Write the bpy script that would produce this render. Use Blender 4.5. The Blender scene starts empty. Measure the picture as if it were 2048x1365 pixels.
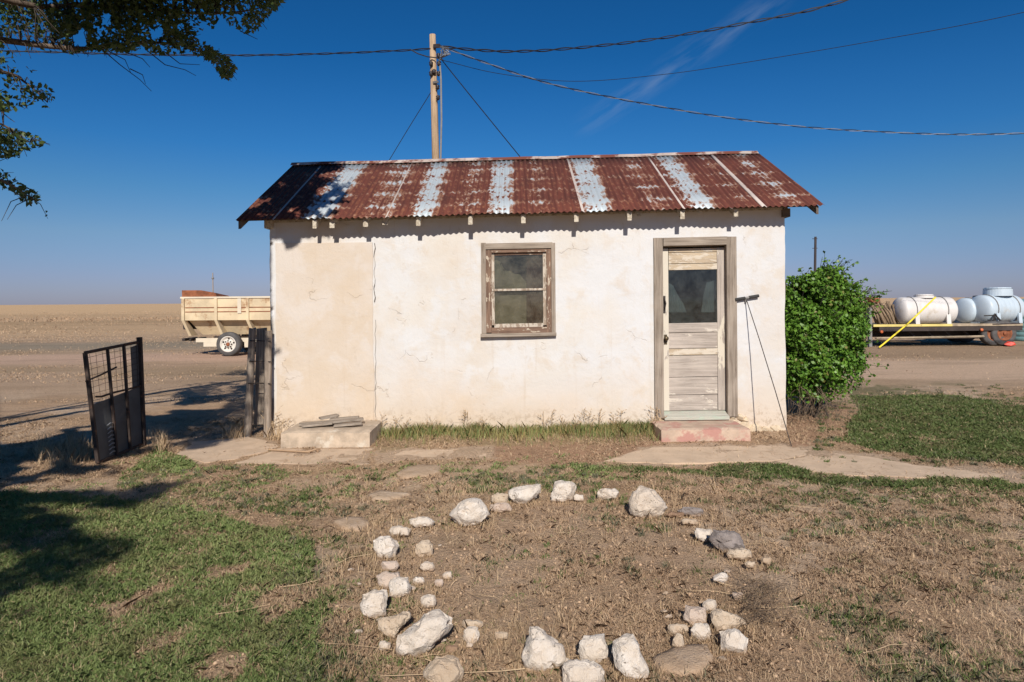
import bpy, bmesh, math, random
import numpy as np
from mathutils import Vector, noise as mnoise

# ------------------------------------------------------------------ camera, sky, sun, exposure
S = bpy.context.scene
COL = S.collection
F = 1300.0            # focal length in pixels of the 2048 px wide photograph
CX, HY = 1024.0, 602.0
H = 1.58              # eye height
R = math.radians(0.45)
cr, sr = math.cos(R), math.sin(R)

cam_d = bpy.data.cameras.new('camera')
cam = bpy.data.objects.new('camera', cam_d)
COL.objects.link(cam)
cam.location = (0, 0, H)
cam.rotation_mode = 'XYZ'
from mathutils import Matrix
cam.rotation_euler = (Matrix.Rotation(math.pi / 2, 3, 'X') @ Matrix.Rotation(-R, 3, 'Z')).to_euler()
cam_d.sensor_width = 36.0
cam_d.lens = F / 2048 * 36.0
cam_d.shift_y = -(682.5 - HY) / 2048
cam_d.clip_start = 0.05
cam_d.clip_end = 9000
S.camera = cam

SUN_EL, SUN_AZ = math.radians(34), math.radians(3.0)   # behind the camera, a little to the right
L = Vector((math.cos(SUN_EL) * math.sin(SUN_AZ), -math.cos(SUN_EL) * math.cos(SUN_AZ), math.sin(SUN_EL)))

W = bpy.data.worlds.new('World')
S.world = W
W.use_nodes = True
wn = W.node_tree.nodes
wl = W.node_tree.links
wn.clear()
w_out = wn.new('ShaderNodeOutputWorld')
w_bg = wn.new('ShaderNodeBackground')
w_sky = wn.new('ShaderNodeTexSky')
w_sky.sky_type = 'NISHITA'
w_sky.sun_disc = False
w_sky.sun_elevation = SUN_EL
w_sky.sun_rotation = math.pi - SUN_AZ
w_sky.altitude = 1200
w_sky.air_density = 1.0
w_sky.dust_density = 0.6
w_sky.ozone_density = 2.2
w_bg.inputs['Strength'].default_value = 0.079
# a faint wisp of cirrus high in the west of the view
w_tc = wn.new('ShaderNodeTexCoord')
w_map = wn.new('ShaderNodeMapping')
w_map.vector_type = 'POINT'
w_mix = wn.new('ShaderNodeMix')
w_mix.data_type = 'RGBA'
w_mix.inputs[7].default_value = (3.6, 4.4, 5.6, 1)


def wmath(op, a, b=None, c=None):
    n = wn.new('ShaderNodeMath')
    n.operation = op
    for i, v in enumerate((a, b, c)):
        if v is None:
            continue
        if isinstance(v, (int, float)):
            n.inputs[i].default_value = v
        else:
            wl.new(v, n.inputs[i])
    return n.outputs[0]


w_sep = wn.new('ShaderNodeSeparateXYZ')
wl.new(w_tc.outputs['Generated'], w_sep.inputs[0])
wx, wy, wz = w_sep.outputs
# clear dry air: deeper blue overhead, dull lavender low down
w_rmp = wn.new('ShaderNodeValToRGB')
SKYC = [(0.0, (.365, .385, .63)), (0.036, (.388, .42, .66)), (0.094, (.40, .51, .66)), (0.158, (.26, .525, .72)), (0.219, (.147, .50, .80)), (0.29, (.104, .47, .80)), (0.348, (.07, .436, .765)), (0.60, (.05, .40, .72))]
el_ = w_rmp.color_ramp.elements
while len(el_) < len(SKYC):
    el_.new(0.5)
for e_, (p_, c_) in zip(el_, SKYC):
    e_.position = p_
    e_.color = (*c_, 1)
wl.new(wz, w_rmp.inputs[0])
w_hs = wn.new('ShaderNodeMix')
w_hs.data_type = 'RGBA'
w_hs.blend_type = 'MULTIPLY'
w_hs.inputs[0].default_value = 1.0
wl.new(w_sky.outputs[0], w_hs.inputs[6])
wl.new(w_rmp.outputs[0], w_hs.inputs[7])
wu = wmath('DIVIDE', wx, wmath('MAXIMUM', wy, 0.05))
wv = wmath('DIVIDE', wz, wmath('MAXIMUM', wy, 0.05))
# streak axis in gnomonic coordinates from (0.12,0.27) to (0.42,0.47)
ax, ay, bx, by = 0.11, 0.265, 0.43, 0.475
ln = math.hypot(bx - ax, by - ay)
tx, ty = (bx - ax) / ln, (by - ay) / ln
al = wmath('ADD', wmath('MULTIPLY', wmath('SUBTRACT', wu, ax), tx), wmath('MULTIPLY', wmath('SUBTRACT', wv, ay), ty))
ac = wmath('ADD', wmath('MULTIPLY', wmath('SUBTRACT', wu, ax), -ty), wmath('MULTIPLY', wmath('SUBTRACT', wv, ay), tx))
w_cmb = wn.new('ShaderNodeCombineXYZ')
wl.new(wmath('MULTIPLY', al, 5.0), w_cmb.inputs[0])
wl.new(wmath('MULTIPLY', ac, 28.0), w_cmb.inputs[1])
w_nz = wn.new('ShaderNodeTexNoise')
w_nz.inputs['Scale'].default_value = 2.2
w_nz.inputs['Detail'].default_value = 6
wl.new(w_cmb.outputs[0], w_nz.inputs['Vector'])
band = wmath('SUBTRACT', 1.0, wmath('MULTIPLY', wmath('ABSOLUTE', ac), 38.0))
band = wmath('MAXIMUM', band, 0.0)
ends = wmath('MULTIPLY', wmath('MAXIMUM', wmath('ADD', al, 0.02), 0.0), wmath('MAXIMUM', wmath('SUBTRACT', ln + 0.02, al), 0.0))
ends = wmath('MINIMUM', wmath('MULTIPLY', ends, 40.0), 1.0)
fwd = wmath('GREATER_THAN', wy, 0.1)
cl = wmath('MULTIPLY', wmath('MULTIPLY', band, ends), wmath('MULTIPLY', fwd, wmath('MAXIMUM', wmath('MULTIPLY', wmath('SUBTRACT', w_nz.outputs['Fac'], 0.42), 0.75), 0.0)))
wl.new(wmath('MINIMUM', cl, 0.5), w_mix.inputs[0])
wl.new(w_hs.outputs[2], w_mix.inputs[6])
wl.new(w_mix.outputs[2], w_bg.inputs['Color'])
wl.new(w_bg.outputs[0], w_out.inputs[0])

sun_d = bpy.data.lights.new('sun', 'SUN')
sun_d.energy = 4.2
sun_d.angle = math.radians(0.53)
sun_d.color = (1.0, 0.93, 0.83)
sun = bpy.data.objects.new('sun', sun_d)
COL.objects.link(sun)
sun.location = L * 60
sun.rotation_euler = L.to_track_quat('Z', 'Y').to_euler()

S.view_settings.view_transform = 'Standard'
S.view_settings.look = 'None'
S.view_settings.exposure = 0.35
S.view_settings.gamma = 1.0
S.view_settings.use_curve_mapping = False
S.cycles.max_bounces = 6
S.cycles.transparent_max_bounces = 8

# ------------------------------------------------------------------ pixel <-> place helpers


def P(px, py, Y):
    u, v = (px - CX) / F, (HY - py) / F
    return Vector(((u * cr + v * sr) * Y, Y, H + (-u * sr + v * cr) * Y))


def G(px, py, z=0.0):
    u, v = (px - CX) / F, (HY - py) / F
    k = -u * sr + v * cr
    Y = (z - H) / k
    return Vector(((u * cr + v * sr) * Y, Y, z))


def proj(x, y, z):
    """numpy: world -> photograph pixels"""
    yy = np.maximum(y, 1e-3)
    a, b = x / yy, (z - H) / yy
    u = a * cr - b * sr
    v = a * sr + b * cr
    return CX + u * F, HY - v * F


def inpoly(px, py, poly):
    px = np.asarray(px, float)
    py = np.asarray(py, float)
    res = np.zeros(px.shape, bool)
    n = len(poly)
    j = n - 1
    for i in range(n):
        xi, yi = poly[i]
        xj, yj = poly[j]
        if yi != yj:
            c = ((yi > py) != (yj > py)) & (px < (xj - xi) * (py - yi) / (yj - yi) + xi)
            res ^= c
        j = i
    return res


def inany(px, py, polys):
    r = np.zeros(np.shape(px), bool)
    for p in polys:
        r |= inpoly(px, py, p)
    return r


_rs = np.random.RandomState(7)
_tab = _rs.rand(256, 256)


def vnoise(x, y):
    xi = np.floor(x).astype(int)
    yi = np.floor(y).astype(int)
    fx = x - xi
    fy = y - yi
    fx = fx * fx * (3 - 2 * fx)
    fy = fy * fy * (3 - 2 * fy)
    a = _tab[xi & 255, yi & 255]
    b = _tab[(xi + 1) & 255, yi & 255]
    c = _tab[xi & 255, (yi + 1) & 255]
    d = _tab[(xi + 1) & 255, (yi + 1) & 255]
    return (a * (1 - fx) + b * fx) * (1 - fy) + (c * (1 - fx) + d * fx) * fy


def fbm(x, y, o=4):
    s, a, t = 0, 1.0, 0
    for i in range(o):
        s = s + a * vnoise(x + 17.3 * i, y + 9.1 * i)
        t += a
        a *= 0.55
        x = x * 2.03
        y = y * 2.03
    return s / t


# ------------------------------------------------------------------ mesh helpers
ORG = {}


def finish_obj(o, parent, org):
    COL.objects.link(o)
    if parent is not None:
        o.parent = parent
        po = ORG[parent.name]
        o.location = Vector(org) - po
    else:
        o.location = org
    ORG[o.name] = Vector(org)
    return o


def tag(o, label=None, cat=None, group=None, kind=None):
    if label:
        o['label'] = label
    if cat:
        o['category'] = cat
    if group:
        o['group'] = group
    if kind:
        o['kind'] = kind
    return o


def empty(name, loc, label=None, cat=None, group=None, kind=None):
    o = bpy.data.objects.new(name, None)
    o.empty_display_size = 0.2
    finish_obj(o, None, Vector(loc))
    return tag(o, label, cat, group, kind)


class MB:
    def __init__(s):
        s.v, s.f, s.m = [], [], []

    def add(s, vs, fs, mi=0):
        b = len(s.v)
        s.v += [tuple(v) for v in vs]
        s.f += [tuple(i + b for i in f) for f in fs]
        s.m += [mi] * len(fs)

    def hexa(s, p, mi=0):
        s.add(p, [(3, 2, 1, 0), (4, 5, 6, 7), (0, 1, 5, 4), (1, 2, 6, 5), (2, 3, 7, 6), (3, 0, 4, 7)], mi)

    def box(s, x0, x1, y0, y1, z0, z1, mi=0, shear=0.0, xc=0.0):
        q = []
        for z in (z0, z1):
            for x, y in ((x0, y0), (x1, y0), (x1, y1), (x0, y1)):
                q.append((x, y, z + shear * (x - xc)))
        s.hexa(q, mi)

    def bar(s, a, b, w, h, up=(0, 0, 1), mi=0):
        """square bar from a to b, w across and h along up"""
        a, b = Vector(a), Vector(b)
        d = (b - a).normalized()
        sd = d.cross(Vector(up))
        if sd.length < 1e-4:
            sd = d.cross(Vector((1, 0, 0)))
        sd.normalize()
        u = sd.cross(d).normalized()
        q = []
        for e in (a, b):
            for i, j in ((-1, -1), (1, -1), (1, 1), (-1, 1)):
                q.append(e + sd * (w / 2 * i) + u * (h / 2 * j))
        s.hexa([q[0], q[1], q[2], q[3], q[4], q[5], q[6], q[7]], mi)

    def tube(s, pts, r, n=6, r2=None, cap=True, mi=0):
        pts = [Vector(p) for p in pts]
        k = len(pts)
        rings = []
        up = None
        for i, p in enumerate(pts):
            d = (pts[min(i + 1, k - 1)] - pts[max(i - 1, 0)])
            if d.length < 1e-9:
                d = Vector((0, 0, 1))
            d.normalize()
            if up is None:
                up = Vector((0, 0, 1)) if abs(d.z) < 0.9 else Vector((1, 0, 0))
            sd = d.cross(up).normalized()
            up = sd.cross(d).normalized()
            if callable(r):
                rr = r(i / max(1, k - 1))
            else:
                rr = r if r2 is None else r + (r2 - r) * i / max(1, k - 1)
            rings.append([p + (sd * math.cos(2 * math.pi * j / n) + up * math.sin(2 * math.pi * j / n)) * rr for j in range(n)])
        vs = [v for ring in rings for v in ring]
        fs = []
        for i in range(k - 1):
            for j in range(n):
                fs.append((i * n + j, i * n + (j + 1) % n, (i + 1) * n + (j + 1) % n, (i + 1) * n + j))
        if cap:
            fs.append(tuple(range(n))[::-1])
            fs.append(tuple((k - 1) * n + j for j in range(n)))
        s.add(vs, fs, mi)

    def lathe(s, org, axis, prof, n=20, mi=0, ref=(0, 0, 1), cap=True):
        """prof: list of (distance along axis, radius)"""
        org = Vector(org)
        ax_ = Vector(axis).normalized()
        sd = ax_.cross(Vector(ref))
        if sd.length < 1e-4:
            sd = ax_.cross(Vector((1, 0, 0)))
        sd.normalize()
        up = sd.cross(ax_).normalized()
        vs, fs = [], []
        for t, r in prof:
            for j in range(n):
                a = 2 * math.pi * j / n
                vs.append(org + ax_ * t + (sd * math.cos(a) + up * math.sin(a)) * max(r, 1e-4))
        for i in range(len(prof) - 1):
            for j in range(n):
                fs.append((i * n + j, i * n + (j + 1) % n, (i + 1) * n + (j + 1) % n, (i + 1) * n + j))
        if cap:
            fs.append(tuple(range(n))[::-1])
            fs.append(tuple((len(prof) - 1) * n + j for j in range(n)))
        s.add(vs, fs, mi)

    def prism(s, poly, z0, z1, mi=0):
        """poly: list of (x,y)"""
        n = len(poly)
        vs = [(x, y, z0) for x, y in poly] + [(x, y, z1) for x, y in poly]
        fs = [tuple(range(n))[::-1], tuple(range(n, 2 * n))]
        for i in range(n):
            fs.append((i, (i + 1) % n, n + (i + 1) % n, n + i))
        s.add(vs, fs, mi)

    def build(s, name, mats, parent=None, org=None, smooth=False, bevel=0.0, kind=None, fixn=False):
        if not isinstance(mats, (list, tuple)):
            mats = [mats]
        if org is None:
            if parent is not None:
                org = ORG[parent.name]
            else:
                a = np.array(s.v)
                org = Vector((float(a[:, 0].mean()), float(a[:, 1].mean()), float(a[:, 2].min())))
        org = Vector(org)
        me = bpy.data.meshes.new(name)
        me.from_pydata([(v[0] - org.x, v[1] - org.y, v[2] - org.z) for v in s.v], [], s.f)
        for m in mats:
            me.materials.append(m)
        if len(mats) > 1:
            me.polygons.foreach_set('material_index', s.m)
        if fixn:
            b = bmesh.new()
            b.from_mesh(me)
            bmesh.ops.recalc_face_normals(b, faces=b.faces)
            b.to_mesh(me)
            b.free()
        if smooth:
            me.polygons.foreach_set('use_smooth', [True] * len(me.polygons))
        me.update()
        o = bpy.data.objects.new(name, me)
        finish_obj(o, parent, org)
        if bevel > 0:
            bv = o.modifiers.new('bevel', 'BEVEL')
            bv.width = bevel
            bv.segments = 1
            bv.limit_method = 'ANGLE'
        if kind:
            o['kind'] = kind
        return o


def fast_mesh(name, V, FC, mat, parent=None, org=(0, 0, 0), smooth=False):
    """V (n,3) world, FC (m,k) int arrays"""
    V = np.asarray(V, np.float32) - np.asarray(org, np.float32)
    FC = np.asarray(FC, np.int32)
    me = bpy.data.meshes.new(name)
    me.vertices.add(len(V))
    me.vertices.foreach_set('co', V.ravel())
    k = FC.shape[1]
    me.loops.add(FC.size)
    me.loops.foreach_set('vertex_index', FC.ravel())
    me.polygons.add(len(FC))
    me.polygons.foreach_set('loop_start', np.arange(0, FC.size, k, dtype=np.int32))
    me.polygons.foreach_set('loop_total', np.full(len(FC), k, np.int32))
    if smooth:
        me.polygons.foreach_set('use_smooth', np.ones(len(FC), bool))
    me.materials.append(mat)
    me.update(calc_edges=True)
    me.validate()
    o = bpy.data.objects.new(name, me)
    finish_obj(o, parent, Vector(org))
    return o


# ------------------------------------------------------------------ material helpers
class NT:
    def __init__(s, name):
        s.mat = bpy.data.materials.new(name)
        s.mat.use_nodes = True
        s.nt = s.mat.node_tree
        s.nt.nodes.clear()
        s.out = s.nt.nodes.new('ShaderNodeOutputMaterial')
        s.bs = s.nt.nodes.new('ShaderNodeBsdfPrincipled')
        s.nt.links.new(s.bs.outputs[0], s.out.inputs[0])

    def put(s, sock, v):
        if v is None:
            return
        if isinstance(v, bpy.types.NodeSocket):
            s.nt.links.new(v, sock)
        elif isinstance(v, (tuple, list)):
            sock.default_value = (*v, 1.0) if (len(v) == 3 and sock.type == 'RGBA') else v
        else:
            sock.default_value = v

    def new(s, t):
        return s.nt.nodes.new(t)

    def coord(s, scale=(1, 1, 1), kind='Object', loc=(0, 0, 0), rot=(0, 0, 0)):
        tc = s.new('ShaderNodeTexCoord')
        mp = s.new('ShaderNodeMapping')
        mp.inputs['Scale'].default_value = scale
        mp.inputs['Location'].default_value = loc
        mp.inputs['Rotation'].default_value = rot
        s.nt.links.new(tc.outputs[kind], mp.inputs[0])
        return mp.outputs[0]

    def sep(s, vec):
        n = s.new('ShaderNodeSeparateXYZ')
        s.nt.links.new(vec, n.inputs[0])
        return n.outputs

    def comb(s, x, y, z):
        n = s.new('ShaderNodeCombineXYZ')
        for i, v in enumerate((x, y, z)):
            s.put(n.inputs[i], v)
        return n.outputs[0]

    def noise(s, vec, scale, detail=5, rough=0.55, dist=0.0):
        n = s.new('ShaderNodeTexNoise')
        s.put(n.inputs['Vector'], vec)
        n.inputs['Scale'].default_value = scale
        n.inputs['Detail'].default_value = detail
        n.inputs['Roughness'].default_value = rough
        n.inputs['Distortion'].default_value = dist
        return n.outputs['Fac']

    def voro(s, vec, scale, feature='F1', out='Distance'):
        n = s.new('ShaderNodeTexVoronoi')
        n.feature = feature
        s.put(n.inputs['Vector'], vec)
        n.inputs['Scale'].default_value = scale
        return n.outputs[out]

    def math(s, op, a, b=None, c=None, clamp=False):
        n = s.new('ShaderNodeMath')
        n.operation = op
        n.use_clamp = clamp
        for i, v in enumerate((a, b, c)):
            s.put(n.inputs[i], v)
        return n.outputs[0]

    def mr(s, f, a, b, c=0.0, d=1.0, smooth=True):
        n = s.new('ShaderNodeMapRange')
        n.interpolation_type = 'SMOOTHSTEP' if smooth else 'LINEAR'
        n.clamp = True
        s.put(n.inputs[0], f)
        for i, v in enumerate((a, b, c, d)):
            s.put(n.inputs[i + 1], v)
        return n.outputs[0]

    def ramp(s, f, stops, interp='LINEAR'):
        n = s.new('ShaderNodeValToRGB')
        n.color_ramp.interpolation = interp
        el = n.color_ramp.elements
        while len(el) < len(stops):
            el.new(0.5)
        for e, (p, c) in zip(el, stops):
            e.position = p
            e.color = (*c, 1) if isinstance(c, (tuple, list)) else (c, c, c, 1)
        s.put(n.inputs[0], f)
        return n.outputs[0]

    def mix(s, f, a, b, blend='MIX'):
        n = s.new('ShaderNodeMix')
        n.data_type = 'RGBA'
        n.blend_type = blend
        s.put(n.inputs[0], f)
        s.put(n.inputs[6], a)
        s.put(n.inputs[7], b)
        return n.outputs[2]

    def bump(s, h, strength=0.5, dist=0.01, normal=None):
        n = s.new('ShaderNodeBump')
        n.inputs['Strength'].default_value = strength
        n.inputs['Distance'].default_value = dist
        s.put(n.inputs['Height'], h)
        if normal is not None:
            s.put(n.inputs['Normal'], normal)
        return n.outputs[0]

    def island(s):
        return s.new('ShaderNodeNewGeometry').outputs['Random Per Island']

    def objrand(s):
        return s.new('ShaderNodeObjectInfo').outputs['Random']

    def attr(s, name, out='Color'):
        n = s.new('ShaderNodeAttribute')
        n.attribute_name = name
        return n.outputs[out]

    def done(s, col, rough=0.85, normal=None, metal=None, spec=None):
        s.put(s.bs.inputs['Base Color'], col)
        s.put(s.bs.inputs['Roughness'], rough)
        s.put(s.bs.inputs['Normal'], normal)
        s.put(s.bs.inputs['Metallic'], metal)
        if spec is not None:
            s.bs.inputs['Specular IOR Level'].default_value = spec
        return s.mat


M = {}


def mat_stucco(name, white, cream, tan, base_dirt=True):
    t = NT(name)
    c = t.coord()
    x, y, z = t.sep(c)
    n1 = t.noise(c, 0.9, 6, 0.6)
    n2 = t.noise(c, 3.2, 6, 0.65, 0.4)
    n3 = t.noise(c, 14, 6, 0.7)
    col = t.mix(t.mr(n1, 0.42, 0.60), white, cream)
    big = t.mr(t.noise(t.coord(loc=(9, 1, 4)), 0.55, 5, 0.6), 0.50, 0.66)
    col = t.mix(t.math('MULTIPLY', big, 0.38), col, tan)
    fine = t.mr(t.noise(t.coord(loc=(2, 7, 3), scale=(1, 1, 1.6)), 5.5, 8, 0.72), 0.52, 0.72)
    col = t.mix(t.math('MULTIPLY', fine, 0.30), col, tan)
    scuff = t.math('MULTIPLY', t.mr(t.noise(t.coord(loc=(4, 4, 8), scale=(1.3, 1, 0.7)), 2.6, 9, 0.75), 0.60, 0.66), t.mr(n3, 0.42, 0.60))
    col = t.mix(t.math('MULTIPLY', scuff, 0.38), col, (0.44, 0.37, 0.30))
    patch = t.mr(t.math('ADD', n2, t.math('MULTIPLY', n3, 0.25)), 0.62, 0.86)
    col = t.mix(t.math('MULTIPLY', patch, 0.55), col, tan)
    white2 = t.mr(t.noise(t.coord(loc=(5, 2, 1)), 2.1, 6, 0.6), 0.52, 0.62)
    col = t.mix(t.math('MULTIPLY', white2, 0.75), col, white)
    if base_dirt:
        low = t.mr(t.math('ADD', z, t.math('MULTIPLY', t.math('SUBTRACT', n1, 0.5), 1.6)), 0.95, -0.1)
        col = t.mix(t.math('MULTIPLY', low, 0.75), col, (0.58, 0.45, 0.32))
        chip = t.math('MULTIPLY', t.mr(t.math('ADD', z, t.math('MULTIPLY', t.math('SUBTRACT', n2, 0.5), 0.5)), 0.34, 0.10), t.mr(n3, 0.50, 0.58))
        col = t.mix(t.math('MULTIPLY', chip, 0.65), col, (0.40, 0.31, 0.23))
        # faint runs below the eaves and sills
        run = t.mr(t.noise(t.coord(scale=(7, 1, 0.35)), 1.6, 5, 0.6), 0.58, 0.75)
        col = t.mix(t.math('MULTIPLY', run, 0.25), col, (0.46, 0.36, 0.26))
    # hairline cracks and pits
    cv = t.new('ShaderNodeVectorMath')
    cv.operation = 'ADD'
    t.put(cv.inputs[0], c)
    nn = t.new('ShaderNodeTexNoise')
    nn.inputs['Scale'].default_value = 3.0
    nn.inputs['Detail'].default_value = 4
    t.put(nn.inputs['Vector'], c)
    sc = t.new('ShaderNodeVectorMath')
    sc.operation = 'SCALE'
    t.put(sc.inputs[0], nn.outputs['Color'])
    sc.inputs['Scale'].default_value = 0.5
    t.put(cv.inputs[1], sc.outputs[0])
    ed = t.voro(cv.outputs[0], 0.8, 'DISTANCE_TO_EDGE')
    crack = t.math('MULTIPLY', t.mr(ed, 0.006, 0.0), t.mr(n2, 0.5, 0.62))
    col = t.mix(t.math('MULTIPLY', crack, 0.18), col, (0.2, 0.15, 0.1))
    pit = t.math('MULTIPLY', t.mr(t.voro(c, 9), 0.09, 0.03), t.mr(n3, 0.62, 0.7))
    col = t.mix(t.math('MULTIPLY', pit, 0.6), col, (0.22, 0.16, 0.11))
    hgt = t.math('ADD', t.math('MULTIPLY', n3, 0.35), t.math('MULTIPLY', n2, 1.0))
    hgt = t.math('SUBTRACT', hgt, t.math('MULTIPLY', t.math('ADD', crack, pit), 0.5))
    hgt = t.math('ADD', hgt, t.math('MULTIPLY', t.noise(c, 60, 4, 0.6), 0.10))
    return t.done(col, 0.92, t.bump(hgt, 0.55, 0.02), spec=0.2)


M['stucco'] = mat_stucco('stucco', (0.595, 0.595, 0.605), (0.59, 0.56, 0.525), (0.54, 0.455, 0.365))
M['infill'] = mat_stucco('infill_plaster', (0.58, 0.525, 0.48), (0.555, 0.475, 0.395), (0.53, 0.43, 0.325))


def mat_wood(name, axis, dark, light, paint=None, pthr=0.5, pband=0.08, pscale=6, knots=True):
    t = NT(name)
    st = [26, 26, 26]
    st[axis] = 1.3
    c0 = t.coord()
    c = t.coord(scale=tuple(st))
    rnd = t.objrand()
    off = t.comb(t.math('MULTIPLY', rnd, 31.0), t.math('MULTIPLY', rnd, 17.0), t.math('MULTIPLY', rnd, 11.0))
    vm = t.new('ShaderNodeVectorMath')
    vm.operation = 'ADD'
    t.put(vm.inputs[0], c)
    t.put(vm.inputs[1], off)
    c = vm.outputs[0]
    g = t.noise(c, 1.6, 6, 0.65, 0.6)
    g2 = t.noise(c, 6.0, 4, 0.6)
    col = t.mix(t.mr(g, 0.3, 0.7), dark, light)
    col = t.mix(t.mr(g2, 0.62, 0.75), col, tuple(v * 0.35 for v in dark))
    big = t.noise(c0, 2.5, 4)
    col = t.mix(t.math('MULTIPLY', t.mr(big, 0.4, 0.7), 0.35), col, tuple(v * 1.25 for v in light))
    hgt = t.math('ADD', t.math('MULTIPLY', g, 0.6), t.math('MULTIPLY', g2, 0.5))
    rough = 0.85
    if paint is not None:
        st2 = [pscale * 2.2] * 3
        st2[axis] = pscale * 0.7
        pv = t.new('ShaderNodeVectorMath')
        pv.operation = 'ADD'
        t.put(pv.inputs[0], t.coord(scale=tuple(st2)))
        t.put(pv.inputs[1], off)
        pn = t.noise(pv.outputs[0], 1.0, 7, 0.68, 0.3)
        pm = t.mr(pn, pthr, pthr + pband)
        col = t.mix(pm, col, paint)
        hgt = t.math('ADD', hgt, t.math('MULTIPLY', pm, 0.5))
    return t.done(col, rough, t.bump(hgt, 0.6, 0.006), spec=0.25)


WG_D, WG_L = (0.17, 0.135, 0.105), (0.34, 0.285, 0.235)
M['wood_x'] = mat_wood('weathered_wood_x', 0, WG_D, WG_L)
M['wood_z'] = mat_wood('weathered_wood_z', 2, WG_D, WG_L)
M['wood_y'] = mat_wood('weathered_wood_y', 1, WG_D, WG_L)
CREAM = (0.58, 0.525, 0.44)
M['door_z'] = mat_wood('door_stile_wood', 2, (0.27, 0.23, 0.20), (0.44, 0.385, 0.34), CREAM, 0.53, 0.05, 4)
M['door_zp'] = mat_wood('door_stile_painted', 2, (0.27, 0.23, 0.20), (0.44, 0.385, 0.34), CREAM, 0.36, 0.05, 4)
M['door_x'] = mat_wood('door_rail_wood', 0, (0.27, 0.23, 0.20), (0.46, 0.40, 0.35), (0.56, 0.50, 0.43), 0.57, 0.07, 5)
M['door_xp'] = mat_wood('door_rail_painted', 0, (0.36, 0.28, 0.20), (0.48, 0.39, 0.28), (0.57, 0.50, 0.41), 0.47, 0.09, 7)
M['sash'] = mat_wood('sash_peeling', 2, (0.10, 0.06, 0.045), (0.235, 0.15, 0.105), (0.50, 0.42, 0.33), 0.55, 0.05, 12)
M['sash_x'] = mat_wood('sash_peeling_x', 0, (0.10, 0.06, 0.045), (0.235, 0.15, 0.105), (0.50, 0.42, 0.33), 0.57, 0.05, 12)
M['sash_in'] = mat_wood('inner_sash_paint', 2, (0.22, 0.17, 0.13), (0.38, 0.30, 0.235), (0.50, 0.44, 0.37), 0.48, 0.05, 10)
M['tail'] = mat_wood('rafter_paint', 1, (0.30, 0.25, 0.19), (0.42, 0.36, 0.28), (0.54, 0.48, 0.39), 0.45, 0.06, 12)
M['deck'] = mat_wood('roof_deck_wood', 0, (0.08, 0.06, 0.045), (0.17, 0.13, 0.10))
M['barge'] = mat_wood('barge_board', 1, (0.075, 0.06, 0.05), (0.15, 0.125, 0.105))
M['sill_green'] = mat_wood('threshold_wood', 0, (0.36, 0.345, 0.29), (0.47, 0.45, 0.39), (0.40, 0.45, 0.37), 0.50, 0.12, 5)
M['post_z'] = mat_wood('old_post_wood', 2, (0.15, 0.115, 0.09), (0.40, 0.33, 0.265))
M['pole_z'] = mat_wood('pole_wood', 2, (0.26, 0.17, 0.10), (0.44, 0.32, 0.21))
M['pole_dark'] = mat_wood('dark_pole_wood', 2, (0.035, 0.028, 0.03), (0.06, 0.05, 0.05))
M['log'] = mat_wood('log_bark', 2, (0.10, 0.07, 0.045), (0.32, 0.23, 0.15))


def mat_simple(name, col, rough=0.7, var=0.2, scale=6, bump=0.15, metal=0.0, spec=0.4, dirt=None, dthr=0.55):
    t = NT(name)
    c = t.coord()
    n = t.noise(c, scale, 6, 0.6)
    a = tuple(v * (1 - var) for v in col)
    b = tuple(min(1, v * (1 + var)) for v in col)
    k = t.mix(t.mr(n, 0.3, 0.7), a, b)
    if dirt is not None:
        d = t.mr(t.noise(t.coord(loc=(3, 5, 7)), scale * 0.8, 8, 0.7), dthr, dthr + 0.12)
        k = t.mix(d, k, dirt)
    return t.done(k, rough, t.bump(t.noise(c, scale * 6, 4), bump, 0.01) if bump else None, metal, spec)


M['concrete'] = mat_simple('concrete', (0.44, 0.35, 0.265), 0.9, 0.24, 6, 0.5, dirt=(0.56, 0.49, 0.40), dthr=0.56)
M['slab'] = mat_simple('dusty_concrete', (0.53, 0.395, 0.28), 0.95, 0.10, 5, 0.5, dirt=(0.46, 0.325, 0.22), dthr=0.55)
M['redstep'] = mat_simple('red_painted_concrete', (0.47, 0.35, 0.265), 0.85, 0.15, 6, 0.5, dirt=(0.43, 0.225, 0.185), dthr=0.47)
M['rubber'] = mat_simple('rubber', (0.035, 0.033, 0.032), 0.8, 0.25, 8, 0.2)
M['tyre_dust'] = mat_simple('dusty_tyre', (0.085, 0.08, 0.078), 0.85, 0.25, 5, 0.2)
M['black_iron'] = mat_simple('dark_iron', (0.035, 0.028, 0.026), 0.6, 0.3, 20, 0.2, dirt=(0.10, 0.045, 0.025), dthr=0.58)
M['rusty_bar'] = mat_simple('rusty_bar', (0.045, 0.03, 0.024), 0.8, 0.3, 18, 0.3, dirt=(0.16, 0.075, 0.04), dthr=0.55)
M['gate_sheet'] = mat_simple('gate_sheet', (0.075, 0.08, 0.085), 0.55, 0.2, 5, 0.1, dirt=(0.13, 0.12, 0.11), dthr=0.6)
M['cable'] = mat_simple('cable', (0.022, 0.024, 0.03), 0.5, 0.2, 10, 0)
M['cable_light'] = mat_simple('cable_neutral', (0.30, 0.31, 0.33), 0.45, 0.2, 10, 0, metal=0.4)
M['ceramic'] = mat_simple('insulator', (0.03, 0.022, 0.02), 0.35, 0.2, 10, 0)
M['wagon'] = mat_simple('wagon_paint', (0.57, 0.46, 0.305), 0.75, 0.18, 1.6, 0.1, dirt=(0.33, 0.19, 0.10), dthr=0.53)
M['wagon_white'] = mat_simple('wagon_frame_paint', (0.60, 0.53, 0.42), 0.7, 0.08, 2, 0.1, dirt=(0.42, 0.25, 0.13), dthr=0.64)
M['rust'] = mat_simple('rust', (0.24, 0.085, 0.04), 0.9, 0.35, 5, 0.3)
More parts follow.
